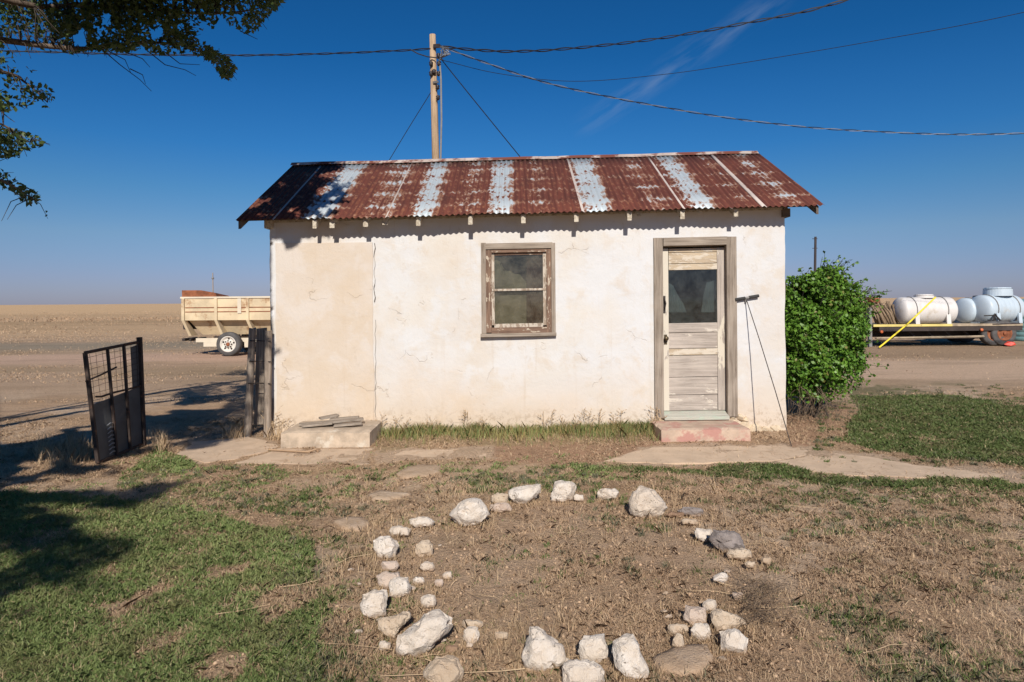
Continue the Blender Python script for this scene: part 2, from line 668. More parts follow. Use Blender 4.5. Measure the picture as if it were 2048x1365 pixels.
M['dark'] = mat_simple('dark_metal', (0.03, 0.024, 0.022), 0.8, 0.3, 4, 0.1)
M['rim'] = mat_simple('rim_paint', (0.62, 0.58, 0.52), 0.5, 0.1, 6, 0.1, dirt=(0.3, 0.22, 0.15), dthr=0.62)
M['tank'] = mat_simple('tank_white', (0.62, 0.59, 0.57), 0.45, 0.06, 2, 0.03, dirt=(0.50, 0.44, 0.37), dthr=0.56)
M['tank_blue'] = mat_simple('tank_bluewhite', (0.47, 0.55, 0.62), 0.42, 0.07, 2, 0.03, dirt=(0.44, 0.45, 0.45), dthr=0.58)
M['teal'] = mat_simple('tank_teal', (0.20, 0.36, 0.36), 0.45, 0.08, 2, 0.03)
M['yellow'] = mat_simple('yellow_paint', (0.80, 0.62, 0.04), 0.5, 0.08, 4, 0.05)
M['rail_yellow'] = mat_simple('worn_yellow_rail', (0.62, 0.50, 0.17), 0.7, 0.15, 3, 0.1, dirt=(0.28, 0.16, 0.10), dthr=0.55)
M['deck_dark'] = mat_simple('trailer_steel', (0.05, 0.038, 0.034), 0.8, 0.3, 3, 0.1, dirt=(0.15, 0.07, 0.05), dthr=0.6)
M['plank'] = mat_simple('trailer_plank', (0.34, 0.27, 0.19), 0.85, 0.25, 5, 0.2)
M['red'] = mat_simple('red_paint', (0.62, 0.06, 0.035), 0.5, 0.1, 5, 0.05)
M['orange_lamp'] = mat_simple('marker_lamp', (0.55, 0.14, 0.05), 0.35, 0.1, 5, 0)
M['greysteel'] = mat_simple('grey_steel', (0.22, 0.21, 0.20), 0.6, 0.15, 4, 0.1)
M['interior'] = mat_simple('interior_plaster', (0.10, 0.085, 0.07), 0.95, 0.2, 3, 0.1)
M['blind'] = mat_simple('paper_blind', (0.225, 0.20, 0.15), 0.95, 0.22, 5, 0.1)
M['curtain_brown'] = mat_simple('brown_curtain', (0.085, 0.045, 0.035), 0.95, 0.3, 9, 0.2)
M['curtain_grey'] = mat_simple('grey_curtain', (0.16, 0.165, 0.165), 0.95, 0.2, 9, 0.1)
M['brass'] = mat_simple('old_brass', (0.10, 0.075, 0.045), 0.45, 0.3, 20, 0.1, metal=0.7)
M['foundation'] = mat_simple('foundation_rubble', (0.58, 0.47, 0.34), 0.95, 0.18, 8, 0.6, dirt=(0.42, 0.30, 0.19), dthr=0.55)


def mat_glass(name, tint, dustcol, dust=0.25):
    t = NT(name)
    tr = t.new('ShaderNodeBsdfTransparent')
    tr.inputs[0].default_value = (*tint, 1)
    gl = t.new('ShaderNodeBsdfGlossy')
    gl.inputs['Roughness'].default_value = 0.04
    gl.inputs['Color'].default_value = (0.9, 0.9, 0.9, 1)
    df = t.new('ShaderNodeBsdfDiffuse')
    df.inputs['Color'].default_value = (*dustcol, 1)
    fr = t.new('ShaderNodeFresnel')
    fr.inputs['IOR'].default_value = 1.5
    m1 = t.new('ShaderNodeMixShader')
    m2 = t.new('ShaderNodeMixShader')
    n = t.noise(t.coord(), 7, 6, 0.65)
    t.put(m1.inputs[0], t.math('MULTIPLY', t.mr(n, 0.25, 0.8), dust))
    t.nt.links.new(tr.outputs[0], m1.inputs[1])
    t.nt.links.new(df.outputs[0], m1.inputs[2])
    t.put(m2.inputs[0], fr.outputs[0])
    t.nt.links.new(m1.outputs[0], m2.inputs[1])
    t.nt.links.new(gl.outputs[0], m2.inputs[2])
    t.nt.links.new(m2.outputs[0], t.out.inputs[0])
    return t.mat


M['glass'] = mat_glass('dusty_window_glass', (0.75, 0.76, 0.72), (0.30, 0.27, 0.21), 0.22)
M['glass_door'] = mat_glass('door_glass', (0.70, 0.76, 0.76), (0.14, 0.15, 0.15), 0.20)


def mat_rock(name, a, b, stain):
    t = NT(name)
    c = t.coord()
    rnd = t.objrand()
    vm = t.new('ShaderNodeVectorMath')
    vm.operation = 'ADD'
    t.put(vm.inputs[0], c)
    t.put(vm.inputs[1], t.comb(t.math('MULTIPLY', rnd, 23.0), t.math('MULTIPLY', rnd, 7.0), rnd))
    c = vm.outputs[0]
    n1 = t.noise(c, 9, 7, 0.65)
    n2 = t.noise(c, 34, 6, 0.7)
    n3 = t.noise(c, 120, 3, 0.6)
    col = t.mix(t.mr(n1, 0.35, 0.68), a, b)
    col = t.mix(t.math('MULTIPLY', t.mr(rnd, 0.45, 1.0), 0.45), col, stain)
    big_ = t.mr(t.noise(c, 3.5, 5, 0.6), 0.48, 0.62)
    col = t.mix(t.math('MULTIPLY', big_, 0.35), col, tuple(v * 0.85 for v in stain))
    col = t.mix(t.math('MULTIPLY', t.mr(n2, 0.55, 0.72), 0.6), col, stain)
    pits = t.math('MULTIPLY', t.mr(t.voro(c, 55), 0.28, 0.1), t.mr(n1, 0.5, 0.62))
    col = t.mix(t.math('MULTIPLY', pits, 0.4), col, tuple(v * 0.55 for v in stain))
    z = t.sep(t.coord())[2]
    soil = t.mr(t.math('ADD', z, t.math('MULTIPLY', t.math('SUBTRACT', n2, 0.5), 0.10)), 0.04, -0.01)
    col = t.mix(t.math('MULTIPLY', soil, 0.8), col, (0.40, 0.27, 0.175))
    h = t.math('ADD', t.math('MULTIPLY', n2, 1.0), t.math('MULTIPLY', n3, 0.35))
    h = t.math('SUBTRACT', t.math('ADD', h, t.math('MULTIPLY', n1, 0.8)), t.math('MULTIPLY', pits, 0.5))
    return t.done(col, 0.93, t.bump(h, 0.8, 0.018), spec=0.2)


M['lime'] = mat_rock('white_limestone', (0.60, 0.515, 0.43), (0.67, 0.605, 0.54), (0.53, 0.42, 0.32))
M['lime_tan'] = mat_rock('tan_limestone', (0.48, 0.375, 0.275), (0.58, 0.47, 0.36), (0.42, 0.30, 0.20))
M['lime_pink'] = mat_rock('pinkish_limestone', (0.52, 0.41, 0.34), (0.62, 0.51, 0.43), (0.44, 0.33, 0.25))
M['grey_rock'] = mat_rock('grey_concrete_lump', (0.23, 0.195, 0.18), (0.31, 0.265, 0.245), (0.19, 0.155, 0.14))
M['brown_rock'] = mat_rock('brown_stone', (0.24, 0.15, 0.10), (0.33, 0.21, 0.14), (0.20, 0.12, 0.08))
M['flag'] = mat_rock('dusty_flagstone', (0.44, 0.325, 0.225), (0.54, 0.415, 0.31), (0.38, 0.265, 0.175))


def mat_leaf(name, a, b, trans=0.3, rough=0.5, dead=None, dthr=0.94, patch=None):
    t = NT(name)
    r = t.island()
    col = t.mix(r, a, b)
    if dead is not None:
        col = t.mix(t.math('GREATER_THAN', t.math('FRACT', t.math('MULTIPLY', r, 37.0)), dthr), col, dead)
    if patch is not None:
        pn = t.noise(t.coord(loc=(3, 1, 0)), 2.3, 6, 0.65)
        col = t.mix(t.math('MULTIPLY', t.mr(pn, 0.44, 0.64), 0.75), col, patch)
    n = t.noise(t.coord(), 1.7, 3)
    col = t.mix(t.math('MULTIPLY', t.mr(n, 0.4, 0.65), 0.35), col, tuple(v * 1.25 for v in b))
    t.done(col, rough, spec=0.35)
    tl = t.new('ShaderNodeBsdfTranslucent')
    t.put(tl.inputs[0], col)
    mx = t.new('ShaderNodeMixShader')
    mx.inputs[0].default_value = trans
    t.nt.links.new(t.bs.outputs[0], mx.inputs[1])
    t.nt.links.new(tl.outputs[0], mx.inputs[2])
    t.nt.links.new(mx.outputs[0], t.out.inputs[0])
    return t.mat


M['tree_leaf'] = mat_leaf('tree_leaf', (0.05, 0.085, 0.024), (0.10, 0.145, 0.042), 0.3)
M['bush_leaf'] = mat_leaf('bush_leaf', (0.05, 0.125, 0.013), (0.145, 0.275, 0.035), 0.22, 0.45, (0.22, 0.20, 0.06), 0.95)
M['grass'] = mat_leaf('green_blade', (0.13, 0.185, 0.055), (0.25, 0.31, 0.11), 0.25, 0.6, (0.42, 0.33, 0.19), 0.93, (0.23, 0.215, 0.095))
M['clover'] = mat_leaf('dark_green_blade', (0.075, 0.115, 0.032), (0.15, 0.195, 0.062), 0.25, 0.6, (0.36, 0.28, 0.16), 0.95, (0.15, 0.145, 0.06))
M['straw'] = mat_leaf('straw', (0.36, 0.25, 0.15), (0.62, 0.46, 0.29), 0.15, 0.8)
M['straw_dark'] = mat_leaf('dead_stem', (0.24, 0.155, 0.095), (0.46, 0.315, 0.20), 0.1, 0.85)
M['stub'] = mat_leaf('tan_stubble', (0.30, 0.20, 0.13), (0.52, 0.38, 0.25), 0.1, 0.85)
M['greyweed'] = mat_leaf('grey_green_blade', (0.105, 0.105, 0.06), (0.20, 0.19, 0.12), 0.15, 0.75)
M['weed'] = mat_leaf('half_dry_weed', (0.20, 0.17, 0.06), (0.40, 0.31, 0.14), 0.2, 0.8)
M['bark'] = mat_wood('tree_bark', 2, (0.06, 0.045, 0.035), (0.17, 0.13, 0.10))
M['twig'] = mat_simple('twig_bark', (0.048, 0.037, 0.03), 0.9, 0.3, 10, 0.2)
M['dry_twig'] = mat_simple('dry_twig', (0.15, 0.105, 0.07), 0.9, 0.3, 10, 0.1)


def mat_roof():
    t = NT('rusty_corrugated_iron')
    c = t.coord()
    x, y, z = t.sep(c)
    n1 = t.noise(c, 3.0, 6, 0.6)
    n2 = t.noise(t.coord(scale=(1, 0.6, 1)), 16, 6, 0.65)
    nl = t.noise(t.coord(scale=(28, 1.2, 1.2)), 1.0, 5, 0.6)
    # bands of zinc that still show, running down the slope at uneven spacing
    X0, XW = -3.3, 7.0
    bands = [(-2.44, -2.08, .92), (-1.74, -1.34, .47), (-1.15, -0.90, .94), (-0.62, -0.36, .46), (-0.27, 0.02, .92),
             (0.28, 0.46, .46), (0.84, 1.18, .94), (1.58, 1.88, .48), (2.10, 2.40, .92), (2.70, 2.86, .46), (3.18, 3.44, .56)]
    zb = None
    jx = t.math('ADD', x, t.math('MULTIPLY', t.math('SUBTRACT', n2, 0.5), 0.16))
    for grp in (bands[:6], bands[6:]):
        stops = [(0.0, 0.17)]
        for p0, q0, sv in grp:
            p, q = (p0 - X0) / XW, (q0 - X0) / XW
            e = 0.012
            stops += [(p - e, 0.17), (p + e, sv), (q - e, sv), (q + e, 0.17)]
        rr_ = t.ramp(t.math('DIVIDE', t.math('SUBTRACT', jx, X0), XW), stops)
        zb = rr_ if zb is None else t.math('MAXIMUM', zb, rr_)
    # rows where the sheets lie on the sheathing boards and stay damp
    row = t.math('SINE', t.math('ADD', t.math('MULTIPLY', y, 2 * math.pi / 0.40), t.math('MULTIPLY', n1, 2.2)))
    cor = t.math('SINE', t.math('MULTIPLY', x, 2 * math.pi / 0.068))
    v = t.math('ADD', zb, t.math('MULTIPLY', row, 0.13))
    row2 = t.math('SINE', t.math('ADD', t.math('MULTIPLY', y, 2 * math.pi / 0.21), t.math('MULTIPLY', n2, 1.5)))
    v = t.math('ADD', v, t.math('MULTIPLY', row2, 0.09))
    dots = t.mr(t.voro(t.coord(scale=(15, 6.5, 6.5)), 1.0), 0.42, 0.15)
    v = t.math('SUBTRACT', v, t.math('MULTIPLY', t.math('MULTIPLY', dots, t.mr(row2, -0.4, 0.5)), 0.62))
    v = t.math('ADD', v, t.math('MULTIPLY', cor, 0.05))
    v = t.math('ADD', v, t.math('MULTIPLY', t.math('SUBTRACT', n2, 0.5), 1.55))
    v = t.math('ADD', v, t.math('MULTIPLY', t.math('SUBTRACT', n1, 0.5), 0.45))
    v = t.math('ADD', v, t.math('MULTIPLY', t.math('SUBTRACT', nl, 0.5), 0.7))
    v = t.math('ADD', v, t.math('MULTIPLY', t.math('SUBTRACT', t.noise(c, 42, 4, 0.7), 0.5), 0.45))
    zinc = t.mr(v, 0.52, 0.84)
    rust = t.mix(t.mr(nl, 0.3, 0.7), (0.078, 0.024, 0.019), (0.138, 0.041, 0.028))
    rust = t.mix(t.mr(t.math('ADD', n2, t.math('MULTIPLY', cor, 0.08)), 0.52, 0.72), rust, (0.20, 0.078, 0.042))
    rust = t.mix(t.mr(n1, 0.55, 0.75), rust, (0.065, 0.024, 0.019))
    zc = t.mix(n1, (0.36, 0.42, 0.46), (0.49, 0.53, 0.56))
    halo = t.mr(v, 0.30, 0.62)
    rust = t.mix(t.math('MULTIPLY', halo, 0.6), rust, (0.34, 0.19, 0.12))
    col = t.mix(zinc, rust, zc)
    ro = t.mix(zinc, (0.9, 0.9, 0.9), (0.5, 0.5, 0.5))
    me = t.math('MULTIPLY', zinc, 0.15)
    return t.done(col, ro, t.bump(n2, 0.25, 0.004), me, 0.3)


M['roof'] = mat_roof()
M['roof_edge'] = mat_simple('washed_sheet_edge', (0.50, 0.43, 0.39), 0.6, 0.1, 5, 0.1, dirt=(0.30, 0.12, 0.06), dthr=0.56)
M['ridge'] = mat_simple('ridge_iron', (0.42, 0.35, 0.31), 0.75, 0.15, 4, 0.1, dirt=(0.15, 0.05, 0.033), dthr=0.42)

# ------------------------------------------------------------------ regions of the yard (as outlines on the ground)
GREEN_DENSE = [
    [(-3000, 990), (60, 985), (300, 1000), (400, 1020), (480, 1045), (600, 1075), (620, 1100), (595, 1130), (640, 1165), (650, 1220), (635, 1300), (640, 1365), (640, 2600), (-3000, 2600)],
    [(270, 918), (308, 893), (340, 902), (395, 930), (360, 946), (262, 942)],
    [(1140, 925), (1220, 931), (1300, 934), (1400, 936), (1440, 926), (1520, 920), (1600, 932), (1635, 948), (1800, 955), (2048, 958), (3000, 985), (3000, 1010), (2048, 978), (1640, 966), (1400, 948), (1150, 942)],
    [(1690, 850), (1715, 820), (1700, 790), (1690, 772), (1760, 770), (1900, 790), (2048, 812), (3000, 850), (3000, 975), (2048, 926), (1900, 922), (1800, 905), (1740, 897), (1690, 882)],
]
GREEN_HOLES = [
    [(505, 1215), (545, 1170), (645, 1160), (640, 1190), (600, 1222), (540, 1258)],
    [(380, 1365), (400, 1335), (440, 1305), (505, 1308), (490, 1340), (470, 1380)],
    [(190, 1220), (330, 1165), (350, 1172), (220, 1240)],
    [(400, 1135), (500, 1120), (480, 1150), (420, 1160)],
]
GREEN_SPARSE = [
    [(240, 930), (470, 930), (745, 928), (1010, 925), (1015, 955), (740, 985), (500, 1010), (420, 1020), (240, 985)],
    [(760, 940), (1150, 925), (1150, 960), (1000, 965), (760, 960)],
    [(1150, 940), (1640, 965), (2600, 985), (2600, 1060), (1640, 1000), (1150, 960)],
    [(560, 1050), (690, 1100), (690, 1365), (640, 1365), (600, 1130)],
    [(1700, 765), (2600, 765), (2600, 880), (2048, 815), (1760, 770)],
]
BARE = [
    [(345, 905), (375, 880), (500, 868), (560, 890), (480, 915), (400, 928)],
    [(470, 928), (560, 895), (745, 895), (745, 930)], [(752, 898), (990, 894), (1000, 920), (755, 924)],
    [(1205, 924), (1250, 903), (1320, 890), (1610, 885), (1650, 900), (1570, 922), (1300, 928)],
    [(1550, 918), (1650, 900), (1760, 905), (1840, 925), (2020, 940), (2300, 960), (2300, 985), (1985, 960), (1630, 948)],
    [(610, 1120), (620, 1085), (690, 1105), (680, 1130), (640, 1150)],
]
WALLGRASS = [[(748, 838), (1318, 830), (1318, 884), (1080, 888), (990, 893), (880, 884), (770, 908), (748, 900)]]
REDDIRT = [[(1573, 835), (1640, 815), (1700, 812), (1712, 850), (1690, 885), (1580, 892)], [(985, 890), (1120, 882), (1330, 880), (1325, 890), (1250, 905), (1205, 922), (1000, 925)]]
RING = [[(800, 1090), (900, 1040), (1050, 1000), (1250, 1010), (1370, 1050), (1440, 1140), (1400, 1230), (1330, 1270), (1100, 1275), (900, 1240), (850, 1180)]]


def jit(px, py, x, y, amp=22):
    k = np.clip(3.0 / np.maximum(y, 1.5), 0.15, 1.5)
    h1 = (vnoise(x * 31 + 7, y * 31) - 0.5) * 26 * k
    h2 = (vnoise(x * 31 + 90, y * 31 + 4) - 0.5) * 16 * k
    return px + (fbm(x * 2.3, y * 2.3) - 0.5) * amp * 3 * k + h1, py + (fbm(x * 2.3 + 40, y * 2.3 + 11) - 0.5) * amp * 2 * k + h2


def ground_h(x, y):
    near = np.clip(1 - (np.abs(y - 5) - 8) / 10, 0, 1)
    h = (fbm(x * 0.5, y * 0.5, 3) - 0.5) * 0.03 + (fbm(x * 2.2, y * 2.2, 4) - 0.5) * 0.02 + (fbm(x * 9, y * 9, 3) - 0.5) * 0.012
    px, py = proj(x, y, 0 * x)
    lawn = inany(px, py, GREEN_DENSE[:1]) & (y > 0.3)
    h = h + lawn * 0.01
    return h * near - 0.012


GMASK = {}


def masks(x, y):
    px, py = proj(x, y, 0 * x)
    py = np.where(y < 0.35, 5000, py)
    jx, jy = jit(px, py, x, y)
    g = inany(jx, jy, GREEN_DENSE).astype(float)
    ho = inany(px * .4 + jx * .6, py * .4 + jy * .6, GREEN_HOLES)
    g = np.where(ho, g * 0.06, g)
    sp = inany(jx, jy, GREEN_SPARSE) * np.clip((fbm(x * 7.1 + 8, y * 7.1, 3) - 0.52) * 7, 0, 0.5)
    g = np.maximum(g * np.clip((fbm(x * 1.9, y * 1.9 + 33) - 0.16) * 6, 0.4, 1) * np.clip((fbm(x * 10, y * 10 + 3, 3) - .20) * 5, .45, 1), sp)
    tuft = np.clip((fbm(x * 6.6 + 70, y * 6.6 + 5, 3) - 0.66) * 5, 0, 0.3) * (1 - 0.7 * inany(px, py, RING))
    g = np.maximum(g, tuft * (y < 7) * (y > 1))
    b = inany(jx, jy, BARE).astype(float)
    wg = inany(jx, jy, WALLGRASS).astype(float)
    rd = inany(jx, jy, REDDIRT).astype(float)
    rg = inany(jx, jy, RING).astype(float)
    return g * (1 - b), b, wg, rd, rg, px, py


# ------------------------------------------------------------------ ground
def axis(lo, hi, step, far_lo, far_hi, gr=1.09):
    a = list(np.arange(lo, hi + 1e-6, step))
    s, v = step, hi
    while v < far_hi:
        s *= gr
        v += s
        a.append(v)
    s, v = step, lo
    while v > far_lo:
        s *= gr * 1.06
        v -= s
        a.insert(0, v)
    return np.array(a)


def lerp3(a, b, t):
    return a + (np.array(b) - a) * t[:, None]


def build_ground():
    xs = axis(-6.5, 6.5, 0.055, -3500, 3500)
    ys = axis(1.7, 11.0, 0.05, -700, 4200, 1.05)
    Xg, Yg = np.meshgrid(xs, ys)
    x, y = Xg.ravel(), Yg.ravel()
    z = ground_h(x, y)
    g, b, wg, rd, rg, px, py = masks(x, y)
    n1 = fbm(x * 0.9, y * 0.9)
    n2 = fbm(x * 6 + 3, y * 6)
    n3 = fbm(x * 0.12 + 5, y * 0.5)
    col = np.tile(np.array([0.49, 0.33, 0.208]), (len(x), 1))
    col = lerp3(col, (0.555, 0.405, 0.28), np.clip((n1 - 0.47) * 6, 0, 1))
    col = lerp3(col, (0.345, 0.228, 0.148), np.clip((n2 - 0.52) * 5, 0, 1) * 0.7)
    # beyond the yard: dusty track, dead grass, far pasture
    yd = y + (n3 - 0.5) * 3.0
    far = np.clip((y - 10.5) / 2.5, 0, 1)
    fc = np.tile(np.array([0.46, 0.325, 0.22]), (len(x), 1))
    left = x < 0.0
    fc = lerp3(fc, (0.39, 0.275, 0.175), np.clip((fbm(x * 0.35, y * 0.9) - 0.47) * 6, 0, 1))
    trk_l = np.clip(1 - np.abs(yd - 18.5) / 2.0, 0, 1) * left
    fc = lerp3(fc, (0.55, 0.375, 0.27), np.clip(trk_l * 2, 0, 1))
    gry = np.clip(1 - np.abs(yd - 25) / 3.0, 0, 1) * left
    fc = lerp3(fc, (0.29, 0.24, 0.175), np.clip(gry * 1.6, 0, 0.85))
    trk_r = np.clip((yd - 12.6) / 0.6, 0, 1) * np.clip((16.4 - yd) / 0.6, 0, 1) * (~left)
    fc = lerp3(fc, (0.60, 0.425, 0.295), trk_r)
    veg_r = np.clip((yd - 16.5) / 0.5, 0, 1) * np.clip((24 - yd) / 2, 0, 1) * (~left)
    fc = lerp3(fc, (0.38, 0.26, 0.165), veg_r * 0.8)
    pas = np.clip((y - 28) / 8, 0, 1)
    pc = np.tile(np.array([0.53, 0.36, 0.215]), (len(x), 1))
    pc = lerp3(pc, (0.42, 0.285, 0.165), np.clip((fbm(x * 0.02, y * 0.11 + 3) - 0.48) * 6, 0, 1))
    pc = lerp3(pc, (0.60, 0.405, 0.23), np.clip((y - 70) / 60, 0, 1) * 0.9)
    fc = fc + (pc - fc) * pas[:, None]
    col = col + (fc - col) * far[:, None]
    col = lerp3(col, (0.54, 0.395, 0.28), b * 0.9)
    col = lerp3(col, (0.42, 0.25, 0.16), rd * 0.8)
    col = lerp3(col, (0.47, 0.32, 0.21), rg * 0.6)
    col = lerp3(col, (0.17, 0.155, 0.075), np.clip(g, 0, 1) * 0.8)
    col = lerp3(col, (0.34, 0.25, 0.14), wg * 0.7)
    nx, ny = len(xs), len(ys)
    i = np.arange(nx * ny).reshape(ny, nx)
    fcs = np.stack([i[:-1, :-1], i[:-1, 1:], i[1:, 1:], i[1:, :-1]], -1).reshape(-1, 4)
    t = NT('yard_soil')
    at = t.attr('soil')
    c = t.coord()
    d1 = t.noise(c, 26, 7, 0.7)
    d2 = t.noise(c, 95, 5, 0.7)
    k = t.mr(d1, 0.25, 0.75, 0.72, 1.26, False)
    k = t.math('MULTIPLY', k, t.mr(d2, 0.25, 0.75, 0.72, 1.22, False))
    cl = t.mix(1.0, at, t.comb(k, k, k), 'MULTIPLY')
    far_n = t.noise(t.coord(scale=(0.25, 1, 1)), 0.9, 6, 0.7)
    cl = t.mix(t.math('MULTIPLY', t.mr(far_n, 0.5, 0.66), 0.28), cl, (0.16, 0.115, 0.07))
    hgt = t.math('ADD', t.math('MULTIPLY', d1, 1.0), t.math('MULTIPLY', d2, 0.45))
    peb = t.mr(t.voro(c, 38), 0.35, 0.0)
    hgt = t.math('ADD', hgt, t.math('MULTIPLY', peb, 0.35))
    m = t.done(cl, 0.97, t.bump(hgt, 1.0, 0.028), spec=0.1)
    o = fast_mesh('ground', np.stack([x, y, z], 1), fcs, m, smooth=True)
    a = o.data.color_attributes.new('soil', 'FLOAT_COLOR', 'POINT')
    a.data.foreach_set('color', np.concatenate([np.clip(col, 0, 1), np.ones((len(x), 1))], 1).astype(np.float32).ravel())
    tag(o, 'dry brown yard and pasture running out to the horizon', None, None, 'structure')


build_ground()

# ------------------------------------------------------------------ the house
WY = 7.8
XL, XR = P(541, 650, WY).x, P(1570.5, 650, WY).x
YE = WY - 0.286
YR = YE * 1.2653
YB = 2 * YR - YE
WB = 2 * YR - WY
KR, KW = 0.0176, 0.012
_el, _er, _rl, _rr = P(471, 440, YE), P(1643, 411, YE), P(583, 331, YR), P(1510, 308, YR)
ZE0 = _el.z + KR * -_el.x
ZR0 = _rl.z + KR * -_rl.x + 0.01


def ze(x):
    return ZE0 + KR * x


def zr(x):
    return ZR0 + KR * x


def roof_z(x, y):
    f = (y - YE) / (YR - YE)
    if f > 1:
        f = 2 - f
    return ze(x) + f * (zr(x) - ze(x))


house = empty('house', (0, WY, 0), 'small white plastered house with rusty corrugated gable roof', 'house')


def pbox(mb, x0, y0, x1, y1, ya, yb, ref=None, k=KW, mi=0):
    """box whose front (at depth WY scale) spans photograph px x0..x1,y0..y1"""
    xm, ym = (x0 + x1) / 2, (y0 + y1) / 2
    c = P(xm, ym, ya)
    w, h = (x1 - x0) / F * ya, (y1 - y0) / F * ya
    mb.box(c.x - w / 2, c.x + w / 2, ya, yb, c.z - h / 2, c.z + h / 2, mi, k, c.x)


def prect(x0, y0, x1, y1, Y):
    a = P(x0, (y0 + y1) / 2, Y).x
    b = P(x1, (y0 + y1) / 2, Y).x
    t = P((x0 + x1) / 2, y0, Y).z
    d = P((x0 + x1) / 2, y1, Y).z
    return a, b, d, t


DOOR = prect(1318, 482, 1464, 850, WY)
WIND = prect(968, 492, 1106, 669, WY)


def front_wall():
    rng = np.random.RandomState(3)
    zt = lambda x: roof_z(x, WY) - 0.04
    xs = set(np.round(np.arange(XL, XR, 0.055), 4)) | {XL, XR}
    zs = set(np.round(np.arange(-0.15, 2.62, 0.055), 4))
    for r in (DOOR, WIND):
        for v in r[:2]:
            xs = {q for q in xs if abs(q - v) > 0.02 or q in (XL, XR)} | {v}
        for v in r[2:]:
            zs = {q for q in zs if abs(q - v) > 0.02} | {v}
    xs, zs = sorted(xs), sorted(zs) + [9.0]
    nx, nz = len(xs), len(zs)
    V = []
    for j, z in enumerate(zs):
        for i, x in enumerate(xs):
            zz = zt(x) if z > 8 else z
            u = (mnoise.noise((x * 1.3, z * 1.3, 2.0)) * 0.012 + mnoise.noise((x * 5, z * 5, 7.0)) * 0.005)
            ex = 0.0
            if i in (0, nx - 1):
                ex = mnoise.noise((0.3 * i, z * 2.6, 4.0)) * 0.014 + mnoise.noise((0.3 * i, z * 9, 4.0)) * 0.005
            V.append((x + ex, WY + u, zz))
    mb = MB()
    fs = []
    for j in range(nz - 1):
        for i in range(nx - 1):
            xm, zm = (xs[i] + xs[i + 1]) / 2, (zs[j] + min(zs[j + 1], 2.9)) / 2
            if any(r[0] < xm < r[1] and r[2] < zm < r[3] for r in (DOOR, WIND)):
                continue
            a = j * nx + i
            fs.append((a, a + 1, a + 1 + nx, a + nx))
    mb.add(V, fs)
    # reveals of the two openings
    for r in (DOOR, WIND):
        x0, x1, z0, z1 = r
        d = WY + 0.22
        q = WY + 0.012
        mb.add([(x0, q, z0), (x0, d, z0), (x0, d, z1), (x0, q, z1)], [(0, 1, 2, 3)])
        mb.add([(x1, q, z0), (x1, q, z1), (x1, d, z1), (x1, d, z0)], [(0, 1, 2, 3)])
        mb.add([(x0, q, z1), (x0, d, z1), (x1, d, z1), (x1, q, z1)], [(0, 1, 2, 3)])
        mb.add([(x0, q, z0), (x1, q, z0), (x1, d, z0), (x0, d, z0)], [(0, 1, 2, 3)])
    return mb.build('front_wall', M['stucco'], house, smooth=True)


front_wall()
for xx, nm in ((XL, 'gable_wall'), (XR, 'gable_wall')):
    mb = MB()
    s = 1 if xx < 0 else -1
    a, b = xx + 0.006 * s, xx + 0.2 * s
    prof = [(WY + 0.02, -0.15), (WB, -0.15), (WB, roof_z(xx, WB) - 0.05), (YR, zr(xx) - 0.06), (WY + 0.02, roof_z(xx, WY + 0.02) - 0.05)]
    vs = [(a, y, z) for y, z in prof] + [(b, y, z) for y, z in prof]
    n = 5
    mb.add(vs, [tuple(range(n)), tuple(range(n, 2 * n))[::-1]] + [(i, (i + 1) % n, n + (i + 1) % n, n + i) for i in range(n)])
    mb.build(nm, M['stucco'], house, fixn=True)
mb = MB()
mb.box(XL + 0.21, XR - 0.21, WB - 0.2, WB - 0.005, -0.15, 2.66, 0, KR, 0)
mb.build('rear_wall', M['stucco'], house)
mb = MB()
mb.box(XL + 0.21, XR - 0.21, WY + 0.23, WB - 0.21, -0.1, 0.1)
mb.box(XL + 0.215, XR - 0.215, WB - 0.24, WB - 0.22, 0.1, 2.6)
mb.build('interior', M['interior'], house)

# blocked-up doorway on the left
mb = MB()
ax_, bx_, az_, bz_ = prect(553, 486, 747, 862, WY)
zs = np.linspace(az_ - 0.06, bz_, 40)
xs = np.linspace(ax_, bx_, 24)
V, fs = [], []
for z in zs:
    for i, x in enumerate(xs):
        e = mnoise.noise((x, z * 4, 1.0)) * 0.012 if i in (0, 23) else 0
        V.append((x + e, WY - 0.011 + mnoise.noise((x * 2, z * 2, 5)) * 0.006, z))
n = 24
for j in range(39):
    for i in range(23):
        a = j * n + i
        fs.append((a, a + 1, a + 1 + n, a + n))
b = len(V)
edge = [j * n for j in range(40)] + [39 * n + i for i in range(1, 24)] + [j * n + 23 for j in range(38, -1, -1)]
for e in edge:
    V.append((V[e][0], WY + 0.03, V[e][2]))
for q in range(len(edge) - 1):
    fs.append((edge[q], edge[q + 1], b + q + 1, b + q))
mb.add(V, fs)
o = mb.build('infill_panel', M['infill'], house, smooth=False, fixn=True)
o['label'] = 'plastered over doorway with cracked right edge'
# the crack along its right edge
mb = MB()
pts = [P(749 + 1.6 * math.sin(k * 1.7), y, WY - 0.012) for k, y in enumerate(range(487, 612, 9))]
mb.tube(pts[:4], 0.0045, 4, 0.002)
mb.tube(pts[3:10], 0.0015, 4)
mb.tube(pts[9:], 0.0025, 4, 0.005)
pts = [P(751 + 1.2 * math.sin(k * 2.3), y, WY - 0.012) for k, y in enumerate(range(640, 850, 14))]
mb.tube(pts, 0.0018, 4)
mb.build('wall_crack', M['interior'], house)

# crumbling rubble under the right-hand corner and beside the door
rg = random.Random(5)


